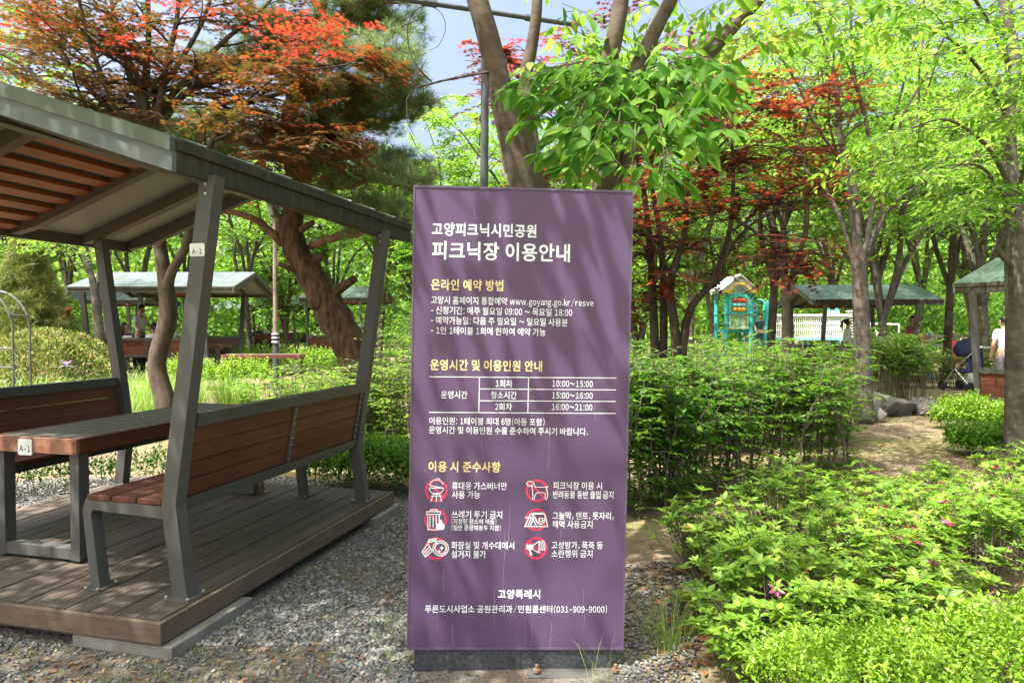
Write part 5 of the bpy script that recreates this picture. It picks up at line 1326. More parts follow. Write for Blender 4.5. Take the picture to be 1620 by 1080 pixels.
# ------------------------------------------------------------------ grass, stones, litter
def inpoly(x, y, poly):
    c = False; n = len(poly); j = n-1
    for i in range(n):
        xi, yi = poly[i]; xj, yj = poly[j]
        if (yi > y) != (yj > y) and x < (xj-xi)*(y-yi)/(yj-yi)+xi: c = not c
        j = i
    return c
def ondeck(x, y):
    v = Vector((x-SH_POS.x, y-SH_POS.y)); c, s = math.cos(SH_RZ), math.sin(SH_RZ)
    u, w = v.x*c+v.y*s, -v.x*s+v.y*c
    return -2.5 < u < 0.02 and 0.0 < w < 2.54
def gravel():
    rng = random.Random(9); P = []; T = []; N = []; S_ = []
    def add(x, y, z, big=1.0):
        s = rng.uniform(0.006,0.0155)*big; P.append((x,y,gh(x,y)+0.006+s*0.25)); T.append(tuple(rdir(rng)*Vector((1,1,0.25)) if False else (rng.gauss(0,1),rng.gauss(0,1),rng.gauss(0,0.25)))); N.append((rng.gauss(0,.3),rng.gauss(0,.3),1)); S_.append((s*rng.uniform(0.9,1.6), s*rng.uniform(0.7,1.1), s*rng.uniform(0.35,0.7)))
    n = 0
    while n < 24000:
        d = 2.3+4.6*rng.random()**1.3; px = rng.uniform(-40,660); x, y = gx(px,d), d
        if not inpoly(x,y,GRAVEL) or ondeck(x,y): continue
        m = math.sin(x*3.1+1)*math.sin(y*2.7+0.4)+0.6*math.sin(x*7+y*5)
        lim = 0.2 if y < 3.0 and x < -0.4 else 1.0
        if y < 3.15 and x < 0.6 and m > -0.75 and rng.random() < 0.88: continue
        if m > 0.9 and rng.random() < 0.6: continue
        add(x,y,0); n += 1
    for k in range(1500):
        d = 2.5+1.8*rng.random(); px = rng.uniform(980,1110); x, y = gx(px,d), d; add(x,y,0,0.85)
    for k in range(1200):
        d = 5.5+2.5*rng.random(); x, y = gx(rng.uniform(560,660),d), d; add(x,y,0,1.0)
    st = ([(1,0,0),(-1,0.1,0),(0.1,1,0.1),(-0.1,-1,0),(0.15,0.1,1),(0,0,-1),(0.6,-0.6,0.55),(-0.55,0.55,0.5)], [(0,2,4),(2,7,4),(7,1,4),(1,3,4),(3,6,4),(6,0,4),(2,0,5),(1,7,2),(1,2,5),(3,1,5),(0,6,3),(0,3,5)])
    m, nt, b = newmat('crushed_slate')
    g = nt.nodes.new('ShaderNodeNewGeometry'); r = ramp(nt, [(0,(0.06,0.064,0.068)),(0.35,(0.105,0.11,0.114)),(0.7,(0.165,0.166,0.163)),(0.9,(0.215,0.20,0.17)),(1,(0.30,0.28,0.25))])
    nt.links.new(g.outputs['Random Per Island'], r.inputs[0]); nt.links.new(r.outputs[0], b.inputs['Base Color']); b.inputs['Roughness'].default_value = 0.75
    o = scatter('gravel_stones', st, np.array(P), np.array(T), np.array(N), np.array(S_), m); tag(o, kind='stuff')
gravel()
def litter():
    rng = random.Random(19); lv = Leaves()
    def drop(px0,px1,d0,d1,n,s0,s1):
        for k in range(n):
            d = rng.uniform(d0,d1); x, y = gx(rng.uniform(px0,px1),d), d
            if ondeck(x,y): continue
            lv.add((x,y,gh(x,y)+0.008+0.012*rng.random()), (rng.gauss(0,1),rng.gauss(0,1),rng.gauss(0,.2)), (rng.gauss(0,.35),rng.gauss(0,.35),1), rng.uniform(s0,s1))
    drop(1040,1250,2.9,4.2,150,0.04,0.11); drop(1000,1600,3.5,7.5,900,0.02,0.06); drop(0,660,2.3,3.2,420,0.015,0.04); drop(560,660,5.8,8.5,380,0.03,0.08); drop(1000,1380,5.2,8.5,700,0.03,0.07); drop(500,660,3.0,6.0,160,0.015,0.04); drop(200,650,6.5,13,600,0.03,0.07); drop(1250,1580,6.5,12.5,700,0.03,0.07)
    for k in range(34):                                  # a few on the deck boards
        u, w = rng.uniform(-2.3,-0.05), rng.uniform(0.05,2.45); c_, s_ = math.cos(SH_RZ), math.sin(SH_RZ)
        lv.add((SH_POS.x+u*c_-w*s_, SH_POS.y+u*s_+w*c_, DT+0.006), (rng.gauss(0,1),rng.gauss(0,1),0.1), (rng.gauss(0,.3),rng.gauss(0,.3),1), rng.uniform(0.012,0.035))
    o = lv.build('leaf_litter', L_BLADE, M['l_dry'], None); tag(o, kind='stuff')
litter()
L_GRASS = ([(0,0.09,0),(0,-0.09,0),(0.45,-0.07,0.06),(0.45,0.07,0.06),(0.8,0.04,-0.05),(0.8,-0.04,-0.05),(1,0,-0.28)], [(0,1,2,3),(3,2,5,4),(4,5,6)])
def blades(name, spots, mat, seed, label=None, cat=None, group=None):
    """spots: (x, y, n, height, spread, width)"""
    rng = random.Random(seed); P=[];T=[];N=[];S_=[]
    for x, y, n, h, sp, w in spots:
        for k in range(n):
            a = rng.uniform(0,6.28); r = sp*math.sqrt(rng.random()); px, py = x+r*math.cos(a)*0.6, y+r*math.sin(a)*0.6
            o_ = Vector((math.cos(a),math.sin(a),0)); t = (o_*rng.uniform(0.1,0.75)+Vector((0,0,1))).normalized()
            hh = h*rng.uniform(0.55,1.15); P.append((px,py,gh(px,py)-0.005)); T.append(tuple(t)); N.append(tuple(-o_*1.0+Vector((0,0,0.5)))); S_.append((hh,w,hh))
    o = scatter(name, L_GRASS, np.array(P), np.array(T), np.array(N), np.array(S_), mat)
    if label: tag(o, label, cat, group)
    else: tag(o, kind='stuff')
    return o
rg = random.Random(29)
sp = []
for k in range(240):
    d = rg.uniform(9.5,14.5); sp.append((gx(rg.uniform(-30,320),d), d, 24, rg.uniform(0.32,0.62), 0.28, 0.05))
blades('iris_bed', sp, M['l_grass'], 1, 'bed of arching bright green iris leaves behind the left bench', 'plant bed')
x, y = W_(362,12.0); blades('grass_clump', [(x,y,380,0.62,0.45,0.045),(x+0.35,y+0.1,200,0.5,0.3,0.045)], M['l_grass'], 2, 'rounded clump of long green grass on the lawn by the grey post', 'grass clump')
x, y = W_(1062,3.15); blades('grass_tuft', [(x,y,70,0.30,0.16,0.018),(x+0.1,y+0.15,40,0.22,0.14,0.018)], M['l_grass'], 3, 'thin grass tuft in the gravel right of the board', 'grass clump')
x, y = W_(940,2.72); blades('grass_tuft', [(x,y,14,0.22,0.05,0.012),(x+0.06,y,8,0.26,0.03,0.012)], M['l_grass'], 4, 'few tall grass blades in front of the board plinth', 'grass clump')
sp = []
for k in range(420):
    if k < 150: d = rg.uniform(2.35,4.2); px = rg.uniform(0,660)
    elif k < 250: d = rg.uniform(2.6,6.0); px = rg.uniform(985,1300)
    else: d = rg.uniform(5.5,11); px = rg.choice([rg.uniform(1100,1620), rg.uniform(200,660)])
    x, y = W_(px,d)
    if ondeck(x,y): continue
    sp.append((x,y,rg.randint(5,16),rg.uniform(0.03,0.10),0.07,0.010))
blades('short_grass', sp, M['l_grass'], 5)
sp = []
for k in range(2600):
    d = rg.uniform(6.2,16); px = rg.uniform(1250,1620) if k%2 else rg.uniform(240,640); x, y = W_(px,d); sp.append((x,y,6 if k%2 == 0 else 3,rg.uniform(0.03,0.06),0.16,0.012))
M['l_lawn'] = leafmat('dry_lawn_blade', [(0.15,0.165,0.05),(0.28,0.245,0.11),(0.38,0.32,0.17)], 0.3, 0.6)
blades('lawn_grass', sp, M['l_lawn'], 6)

def boulder(label, c, r, seed, sq=(1,0.8,0.7)):
    rng = random.Random(seed); bm = bmesh.new(); bmesh.ops.create_icosphere(bm, subdivisions=4, radius=1)
    offs = [(rdir(rng), rng.uniform(0.55,0.9)) for _ in range(11)]
    for v in bm.verts:
        n = v.co.normalized(); s = 1.0
        for dv, k in offs:
            dd = n.dot(dv)
            if dd > k*0.9: s = min(s, k*0.92/max(dd,1e-3))
        v.co = n*s*(1+0.02*math.sin(9*n.x+5*n.y)*math.sin(8*n.z))
    me = bpy.data.meshes.new('boulder'); bm.to_mesh(me); bm.free()
    for v in me.vertices: v.co = Vector((v.co.x*sq[0]*r, v.co.y*sq[1]*r, v.co.z*sq[2]*r))
    me.materials.append(M['rock']); o = bpy.data.objects.new('boulder', me); link(o); o.location = c; o.rotation_euler.z = rng.uniform(0,6); tag(o, label, 'boulder')
M['rock'] = mottled('grey_rock', (0.04,0.04,0.04), (0.10,0.097,0.092), 5, 0.9, bmp=0.6, bscale=25, c3=(0.16,0.14,0.12), dist=0.02)
g = gp(640,8.6); boulder('smooth grey boulder peeking out left of the board', g+Vector((0.12,0,0.14)), 0.28, 1, (1,0.9,0.95))
g = gp(1398,11.5); boulder('larger grey boulder at the foot of the fan-stemmed zelkova', g+Vector((0,0,0.16)), 0.50, 2, (1.1,0.7,0.62))
g = gp(1458,11.6); boulder('low brownish boulder on the dry lawn', g+Vector((0,0,0.08)), 0.48, 3, (1.15,0.6,0.42))
g = gp(1378,10.8); boulder('small dark stone leaning against the grey boulder', g+Vector((0,0,0.1)), 0.30, 4, (1.0,0.7,0.8))
# ------------------------------------------------------------------ lamp posts
def lamp_pole_behind():
    root = empty('lamp_post', (0,0,0), 0, 'dark grey pole with a long cross arm rising behind the board beside the leaning trunk', 'lamp post')
    d = 5.6; b = gp(762,d); t = at(768,18,d)
    mb = MB(); mb.tube([b, b.lerp(t,0.5), t], [0.036,0.034,0.032], 12); mb.tube([b,b+Vector((0,0,0.05))],[0.09,0.08],12); mb.build('pole', M['lamp'], root, smooth=False)
    mb = MB(); a0 = at(560,-12,d-0.5); a1 = at(905,39,d+0.25)
    mb.tube([a0,a1],[0.02,0.02],8)
    for k in (0.15,0.30,0.33,0.78): p = a0.lerp(a1,k); mb.tube([p-(a1-a0).normalized()*0.03,p+(a1-a0).normalized()*0.03],[0.028,0.028],8)
    mb.build('cross_arm', M['lamp'], root)
    mb = MB(); mb.tube([at(781,40,d),at(790,75,d)],[0.016,0.012],8); mb.build('brace', M['lamp'], root)
    mb = MB(); mb.tube([a1, a1+(a1-a0).normalized()*0.05],[0.026,0.026],10); mb.build('end_cap', M['redcap'], root)
M['lamp'] = plain('dark_lamp_paint', (0.06,0.065,0.075), 0.45)
M['redcap'] = plain('red_cap', (0.35,0.05,0.04), 0.5)
lamp_pole_behind()
def lamp_post2():
    d = 16.2; b = gp(436,d); root = empty('lamp_post', b, 0, 'slim lamp post with peeling paint and ringed base near the pine', 'lamp post')
    mb = MB(); mb.tube([(0,0,0),(0,0,0.06),(0,0,0.07),(0,0,0.95)],[0.13,0.13,0.075,0.07],12); mb.build('base', M['lamp'], root)
    mb = MB()
    for z in (0.95,1.05,1.14): mb.tube([(0,0,z),(0,0,z+0.05)],[0.095,0.085],12)
    mb.build('collar', M['lampgrey'], root)
    mb = MB(); mb.tube([(0,0,1.19),(0.0,0,2.6),(0,0,3.9)],[0.055,0.05,0.045],10); mb.build('pole', M['peel'], root)
    mb = MB(); mb.lathe([(0.05,3.9),(0.12,3.95),(0.15,4.2),(0.20,4.25),(0.05,4.4)],(0,0,0),10); mb.build('lamp_head', M['lamp'], root)
M['lampgrey'] = plain('pale_collar', (0.33,0.33,0.33), 0.5)
M['peel'] = mottled('peeling_paint', (0.05,0.05,0.055), (0.30,0.20,0.15), 6, 0.6, stretch=(1,1,0.5), bmp=0.1)
lamp_post2()

# ------------------------------------------------------------------ metal arch at the left edge
def arch():
    root = empty('garden_arch', (0,0,0), 0, 'bare metal hoop arch with cross bars at the left edge', 'arch')
    d = 9.0; c = at(-40,520,d); r = 0.50
    for k, (dy, rr, dx) in enumerate(((0,r,0.0),(0.32,r,0.0))):
        mb = MB(); pts = []
        for i in range(19):
            a = math.pi*i/18; pts.append(Vector((c.x+dx+rr*math.cos(a), d+dy, c.z+rr*math.sin(a)*1.05)))
        g = gh(c.x, d+dy); pts = [Vector((c.x+rr,d+dy,g))]+pts+[Vector((c.x-rr,d+dy,g))]
        mb.tube(pts, 0.014, 8); mb.build('hoop', M['steel'], root)
    for a in (20,65,110,150):
        p = Vector((c.x+r*math.cos(R(a)), 0, c.z+r*math.sin(R(a))*1.05))
        mb = MB(); mb.tube([(p.x,d-0.03,p.z),(p.x,d+0.35,p.z)],0.010,6); mb.build('cross_bar', M['steel'], root)
    for z in (0.95,1.2):
        mb = MB(); mb.tube([(c.x-r,d+0.02,z),(c.x+r+0.03,d+0.02,z)],0.011,6); mb.build('cross_bar', M['steel'], root)
M['steel'] = mottled('galvanised_steel', (0.09,0.095,0.095), (0.16,0.165,0.165), 8, 0.45, metallic=0.4)
arch()
def red_box():
    p = gp(101,18.0); root = empty('mail_box', p, 0, 'small red box on a post beyond the rounded bush', 'box')
    mb = MB(); mb.bbox((-0.13,-0.1,1.55),(0.13,0.1,1.74)); mb.build('box', M['redpaint'], root, bevel=0.01)
    mb = MB(); mb.prism([(-0.18,1.745),(0.18,1.745),(0.16,1.80),(-0.20,1.84)], lambda q,k: (q[0], -0.14 if k==0 else 0.14, q[1])); mb.build('roof', M['redpaint'], root)
    mb = MB(); mb.tube([(0,0,0),(0,0,1.55)],0.03,8); mb.build('pole', M['dark'], root)
M['redpaint'] = plain('red_paint', (0.34,0.05,0.05), 0.6)
red_box()
def iris():
    p = gp(104,11.0); root = empty('iris_flower', p, 0, 'single mauve iris standing above the bright leaves', 'flower')
    mb = MB(); mb.tube([(0,0,0),(0.01,0,0.4),(0,0,0.70)],0.006,5); mb.build('stem', M['stemgreen'], root)
    lv = Leaves()
    for k in range(6):
        a = k*math.pi/3; u = Vector((math.cos(a),math.sin(a),0)); lv.add(Vector((0,0,0.70)), u+Vector((0,0,0.9 if k%2 else -0.2)), Vector((0,0,1))-u*0.3, 0.13)
    lv.build('blossom', L_BROAD, M['mauve'], root)
M['stemgreen'] = plain('green_stem', (0.10,0.22,0.04), 0.6)
M['mauve'] = leafmat('mauve_petal', [(0.20,0.13,0.36),(0.30,0.21,0.46)], 0.3)
iris()

# ------------------------------------------------------------------ playground
TEAL = M['teal'] = plain('teal_plastic', (0.05,0.42,0.40), 0.4)
M['pwhite'] = plain('white_plastic', (0.72,0.72,0.68), 0.4)
M['pyellow'] = plain('yellow_plastic', (0.75,0.45,0.06), 0.4)
M['pred'] = plain('red_plastic', (0.6,0.09,0.06), 0.4)
M['pblue'] = plain('pale_blue_plastic', (0.25,0.55,0.62), 0.4)
M['porange'] = plain('orange_plastic', (0.75,0.38,0.06), 0.4)
M['pgreen'] = plain('pale_green_plastic', (0.45,0.62,0.42), 0.4)
M['pink'] = plain('pinkred_plastic', (0.55,0.06,0.14), 0.4)
def playground():
    d = 25.0; k = d/1080
    root = empty('playground_set', (gx(1170,d), d, 0), 0, 'turquoise playground tower with white and yellow gabled roof and a white railed bridge', 'playground')
    X = lambda px: (px-1170)*k
    Z = lambda py: CAMZ+(515-py)*k
    def post(px, y, py0, py1, w=3.2, parent=root, mat=TEAL):
        mb = MB(); mb.tube([(X(px),y,0.02),(X(px),y,Z(py1))], w*k, 10)
        for py in (py1+14, py1+34, py1+50):
            if Z(py) > 0.3: mb.tube([(X(px),y,Z(py)-0.02),(X(px),y,Z(py)+0.02)], w*k*1.35, 10)
        mb.build('post', mat, parent)
    for y in (0, 1.25):
        post(1149,y,520,462); post(1188,y,520,462)
    # roof with an arched gable
    def gable(y0, y1, mat, inset, name):
        o = [(1141,458),(1141,463),(1154,463)]
        arc_ = [(1168.5-14.5*math.cos(R(a)), 463-13.5*math.sin(R(a))) for a in range(0,181,15)]
        o += arc_ + [(1196,463),(1196,458),(1168.5,435)]
        mb = MB(); mb.prism([(X(px),Z(py)) for px,py in o], lambda q,kk: (q[0], y0 if kk==0 else y1, q[1])); mb.build(name, mat, root)
    gable(-0.12, 0.08, M['pwhite'], 0, 'roof_gable'); gable(1.2, 1.38, M['pwhite'], 0, 'roof_gable')
    mb = MB()
    mb.prism([(X(1140),Z(458.5)),(X(1168.5),Z(434)),(X(1197),Z(458.5)),(X(1168.5),Z(437))], lambda q,kk: (q[0], -0.2 if kk==0 else 1.45, q[1])); mb.build('roof', M['pwhite'], root)
    mb = MB()
    arc1 = [(1168.5-16.5*math.cos(R(a)), 463-15.5*math.sin(R(a))) for a in range(0,181,15)]; arc2 = [(1168.5-14*math.cos(R(a)), 463-13*math.sin(R(a))) for a in range(180,-1,-15)]
    mb.prism([(X(a),Z(b)) for a,b in arc1+arc2], lambda q,kk: (q[0], -0.16 if kk==0 else -0.121, q[1])); 
    mb.bbox((X(1141),-0.16,Z(463.2)),(X(1153.5),-0.121,Z(459.5))); mb.bbox((X(1183.5),-0.16,Z(463.2)),(X(1196),-0.121,Z(459.5)))
    mb.build('roof_trim', M['pyellow'], root)
    # abacus panel
    def abacus(xc, w, y, py0, py1, top, parent, rows):
        mb = MB(); h = Z(py0)-Z(py1)
        o = [(xc-w/2,Z(py1)),(xc+w/2,Z(py1)),(xc+w/2,Z(py0))]+[(xc+w/2*math.cos(R(a)), Z(py0)+top*math.sin(R(a))) for a in range(20,161,20)]+[(xc-w/2,Z(py0))]
        i = [(xc+(x-xc)*0.70, (z-(Z(py0)+Z(py1))/2)*0.76+(Z(py0)+Z(py1))/2-top*0.1) for x,z in o]
        n = len(o)
        vs = [(x,y-0.05,z) for x,z in o]+[(x,y-0.05,z) for x,z in i]+[(x,y+0.05,z) for x,z in o]+[(x,y+0.05,z) for x,z in i]
        fs = []
        for q in range(n):
            r = (q+1)%n; fs += [(q,r,n+r,n+q),(2*n+q,3*n+q,3*n+r,2*n+r),(q,2*n+q,2*n+r,r),(n+q,n+r,3*n+r,3*n+q)]
        mb.add(vs, fs); p = mb.build('bead_panel', TEAL, parent)
        zt, zb = Z(py0)-0.10, Z(py1)+0.12
        for r in range(3):
            z = zt+(zb-zt)*(r+0.15)/2.3
            mb = MB(); mb.tube([(xc-w*0.36,y,z),(xc+w*0.36,y,z)],0.012,6)
            for c in range(3):
                x = xc+w*0.21*(c-1); mb.tube([(x-w*0.088,y,z),(x-w*0.07,y,z),(x+w*0.07,y,z),(x+w*0.088,y,z)],[0.06,0.085,0.085,0.06],10)
            mb.build('bead_row', M[rows[r]], p)
    abacus(X(1168.5), 34*k, -0.02, 470, 496, 0.16, root, ('pred','pblue','porange'))
    abacus(X(1201), 20*k, 0.9, 480, 504, 0.10, root, ('pred','pblue','porange'))
    # lattice panel
    mb = MB(); x0,x1,z0,z1 = X(1153),X(1184),Z(520),Z(497)
    for a,b,c,e in ((x0,z0,x1,z0+0.05),(x0,z1-0.05,x1,z1),(x0,z0+0.051,x0+0.05,z1-0.051),(x1-0.05,z0+0.051,x1,z1-0.051)): mb.bbox((a,-0.03,b),(c,0.03,e))
    n = 8
    for i in range(-n,n+1):
        for s in (1,-1):
            xa = x0+(i*(x1-x0)/n); pts = []
            for q in range(13):
                t = q/12; x = xa+t*(z1-z0); z = z0+t*(z1-z0)
                if s < 0: x = x0+x1-x
                if x0 <= x <= x1: pts.append((x, 0.006*s, z))
            if len(pts) > 1: mb.tube([pts[0],pts[-1]], 0.013, 4)
    mb.build('lattice_panel', M['pgreen'], root)
    mb = MB(); mb.bbox((X(1146),0.05,Z(526)),(X(1192),1.2,Z(521.5))); mb.build('platform', TEAL, root)
    # second bay and climbing posts
    post(1193,0.9,520,478,2.4); post(1210,0.9,520,478,2.4); post(1217,0.2,520,478,2.6); post(1224,0.9,520,476,2.8)
    mb = MB(); mb.tube([(X(1206),0.5,Z(473)),(X(1213),0.4,Z(475)),(X(1217),0.3,Z(482)),(X(1219),0.25,Z(500))],0.05,8); mb.tube([(X(1217),0.5,Z(480)),(X(1221),0.5,Z(482)),(X(1225),0.7,Z(476))],0.05,8); mb.build('climbing_loop', TEAL, root)
    mb = MB()
    for py in (484,490,496,502): mb.tube([(X(1217),0.2,Z(py)),(X(1224),0.9,Z(py))],0.03,6)
    mb.build('ladder_rung', TEAL, root)
    # bridge
    mb = MB(); y = 0.3
    mb.bbox((X(1224),y-0.06,Z(500)),(X(1352),y+0.06,Z(496.5))); mb.build('handrail', M['pwhite'], root)
    mb = MB()
    for py in (502.5,512,522,532): mb.bbox((X(1224),y-0.02,Z(py)-0.022),(X(1352),y+0.02,Z(py)+0.022))
    for i in range(38):
        x = X(1227)+i*(X(1350)-X(1227))/37; mb.bbox((x-0.014,y-0.016,Z(533)),(x+0.014,y+0.016,Z(501)))
    mb.build('rail_panel', M['pwhite'], root)
    mb = MB(); mb.bbox((X(1224),y-0.02,Z(538)),(X(1352),y+1.0,Z(534))); mb.build('bridge_deck', M['pblue'], root)
    for i in range(3):
        mb = MB(); x = X((1224,1290,1352)[i]); mb.tube([(x,y+0.5,0.0),(x,y+0.5,Z(537))],0.05,8); mb.build('post', TEAL, root)
    # far tower with climbing net
    for px in (1318,1332,1365,1378): post(px,0.4,540,482,2.2)
    mb = MB()
    for i in range(10): mb.tube([(X(1345),0.3,Z(492+i*4.5)),(X(1364),0.3,Z(492+i*4.5))],0.022,6)
    mb.build('ladder', M['pwhite'], root)
    mb = MB(); mb.bbox((X(1316),0.3,Z(520)),(X(1334),0.4,Z(490))); mb.build('slide_wall', M['pblue'], root)
    mb = MB(); mb.tube([(X(1376),0.4,Z(512)),(X(1432),0.4,Z(513))],0.03,6); mb.tube([(X(1380),0.4,Z(508)),(X(1402),0.4,Z(536))],0.07,6); mb.tube([(X(1432),0.4,Z(513)),(X(1432),0.4,0)],0.03,6); mb.build('slide', M['pwhite'], root)
    mb = MB(); mb.tube([(X(1113),-1.5,0),(X(1113),-1.5,Z(511))],0.06,8); mb.build('post', TEAL, root)
playground()
def play_gate():
    d = 19.5; k = d/1080; root = empty('play_frame', gp(1470,d), 0, 'red and turquoise play frame standing beside the woman in pink', 'playground')
    X = lambda px: (px-1470)*k
    Z = lambda py: CAMZ+(515-py)*k
    mb = MB(); mb.tube([(X(1454),0,Z(531)),(X(1462),0,Z(531)),(X(1466),0,Z(534)),(X(1467),0,Z(545)),(X(1467),0,0.1)],0.07,8); mb.build('red_rail', M['pink'], root)
    mb = MB(); mb.tube([(X(1471),0.05,0),(X(1471),0.05,Z(527)),(X(1471),0.05,Z(525))],[0.06,0.06,0.02],8)
    for py in (533,545,556): mb.tube([(X(1471),0.05,Z(py)-0.03),(X(1471),0.05,Z(py)+0.03)],0.085,8)
    mb.build('post', TEAL, root)
    mb = MB()
    for i,py in enumerate((538,547)): mb.tube([(X(1454),0,Z(py)),(X(1465),0,Z(py))],0.05,8)
    mb.build('bead_row', M['porange'], root)
play_gate()
def rail_fence():
    d = 24; root = empty('rail_fence', (0,0,0), 0, 'dark timber post and rail fence behind the stroller', 'fence')
    x0, x1 = gx(1472,d), gx(1640,d)
    for i in range(6):
        x = x0+(x1-x0)*i/5; mb = MB(); mb.bbox((x-0.07,d-0.07,0),(x+0.07,d+0.07,1.27)); mb.build('post', M['beam'], root)
    for z in (0.75,1.08):
        mb = MB(); mb.bbox((x0,d-0.04,z),(x1,d+0.04,z+0.08)); mb.build('rail', M['beam'], root)
rail_fence()
def red_bench():
    d = 21.5; p = gp(1538,d); root = empty('park_bench', p, 0, 'dark red bench in front of the rail fence', 'bench')
    mb = MB(); mb.bbox((-0.52,-0.25,0.42),(0.52,0.2,0.48)); mb.build('seat', M['redpaint'], root)
    mb = MB(); mb.bbox((-0.52,0.21,0.85),(0.52,0.25,1.02)); mb.bbox((-0.52,0.21,0.58),(0.52,0.25,0.72)); mb.build('backrest', M['redpaint'], root)
    for x in (-0.45,0.45):
        mb = MB(); mb.bbox((x-0.04,-0.22,0),(x+0.04,-0.15,0.419)); mb.bbox((x-0.04,0.15,0),(x+0.04,0.209,1.02)); mb.bbox((x-0.04,-0.22,0.36),(x+0.04,0.15,0.41)); mb.build('leg', M['redpaint'], root)
red_bench()
def stroller():
    d = 15.5; p = gp(1528,d); k = d/1080
    root = empty('stroller', p, R(15), 'navy blue hooded stroller parked on the lawn behind the light hedge', 'stroller')
    mb = MB(); prof = []
    n = 10
    vs = []; fs = []
    for j in range(7):
        t = R(-20+j*30)
        for i in range(n+1):
            a = math.pi*i/n; w = 0.25; r = 0.30
            vs.append((w*math.cos(a)*1.05, -0.05-r*math.cos(t)*math.sin(a)*1.0, 0.78+r*math.sin(t)*math.sin(a)*0.95+0.12*math.sin(a)))
    for j in range(6):
        for i in range(n): fs.append((j*(n+1)+i, j*(n+1)+i+1, (j+1)*(n+1)+i+1, (j+1)*(n+1)+i))
    mb.add(vs, fs); h = mb.build('hood', M['navy'], root, smooth=True)
    s = h.modifiers.new('thick','SOLIDIFY'); s.thickness = 0.015
    mb = MB(); mb.bbox((-0.06,-0.375,0.98),(0.06,-0.368,1.03)); mb.build('badge', M['pwhite'], h)
    mb = MB(); mb.prism([(-0.22,0.45),(0.22,0.45),(0.24,0.80),(-0.24,0.80)], lambda q,kk: (q[0], -0.25+0.06*kk, q[1])); mb.prism([(-0.22,0.42),(0.22,0.42),(0.22,0.48),(-0.22,0.48)], lambda q,kk: (q[0], -0.25+0.5*kk, q[1])); mb.build('seat', M['navy'], root, bevel=0.02)
    mb = MB()
    for x in (-0.25,0.25): mb.tube([(x,0.35,0.10),(x,0.1,0.45),(x,-0.35,0.85),(x,-0.5,1.0)],0.013,6); mb.tube([(x,-0.35,0.12),(x,0.05,0.5)],0.013,6)
    mb.tube([(-0.25,-0.5,1.0),(0.25,-0.5,1.0)],0.016,6); mb.build('frame', M['bolt'], root)
    for x in (-0.25,0.25):
        for y in (0.36,-0.36):
            mb = MB(); mb.tube([(x-0.02,y,0.11),(x+0.02,y,0.11)],0.11,14); mb.build('wheel', M['black'], root)
M['navy'] = plain('navy_cloth', (0.008,0.012,0.05), 0.8)
stroller()
def white_bag():
    p = gp(1545,16.0); mb = MB()
    vs = []; n = 12
    for j,(z,r) in enumerate(((0,0.22),(0.12,0.27),(0.3,0.25),(0.48,0.18),(0.56,0.07))):
        for i in range(n):
            a = 2*math.pi*i/n; q = r*(1+0.12*math.sin(3*a+j)); vs.append((1.1*q*math.cos(a), q*math.sin(a), z))
    fs = [(j*n+i, j*n+(i+1)%n, (j+1)*n+(i+1)%n, (j+1)*n+i) for j in range(4) for i in range(n)]+[tuple(range(n))[::-1], tuple(4*n+i for i in range(n))]
    mb.add(vs, fs); o = mb.build('white_bag', M['cloth_white'], smooth=True); o.location = p+Vector((0,0,0.35)); o.scale=(1,1,0.8); tag(o, 'white cloth bundle next to the navy stroller', 'bag')
    o.location = p
M['cloth_white'] = plain('white_cloth', (0.70,0.72,0.72), 0.9)
white_bag()

# ------------------------------------------------------------------ people
def skinmesh(joints, edges, radii, name, mat, parent, root=0, sub=1):
    me = bpy.data.meshes.new(name); me.from_pydata([tuple(j) for j in joints], edges, []); 
    o = bpy.data.objects.new(name, me); COL.objects.link(o)
    sk = o.modifiers.new('skin','SKIN'); sk.use_smooth_shade = True
    for i, r in enumerate(radii): me.skin_vertices[0].data[i].radius = (r, r) if not isinstance(r, tuple) else r
    for i in range(len(joints)): me.skin_vertices[0].data[i].use_root = (i == root)
    if sub: s = o.modifiers.new('sub','SUBSURF'); s.levels = sub; s.render_levels = sub
    dg = bpy.context.evaluated_depsgraph_get(); dg.update()
    m2 = bpy.data.meshes.new_from_object(o.evaluated_get(dg)); bpy.data.objects.remove(o); bpy.data.meshes.remove(me)
    m2.name = name; m2.materials.clear(); m2.materials.append(mat)
    for p in m2.polygons: p.use_smooth = True
    return link(bpy.data.objects.new(name, m2), parent)
M['skin'] = plain('skin', (0.50,0.30,0.21), 0.55)
M['hair'] = plain('dark_hair', (0.012,0.009,0.008), 0.4)
M['hairbrown'] = plain('brown_hair', (0.06,0.022,0.012), 0.4)
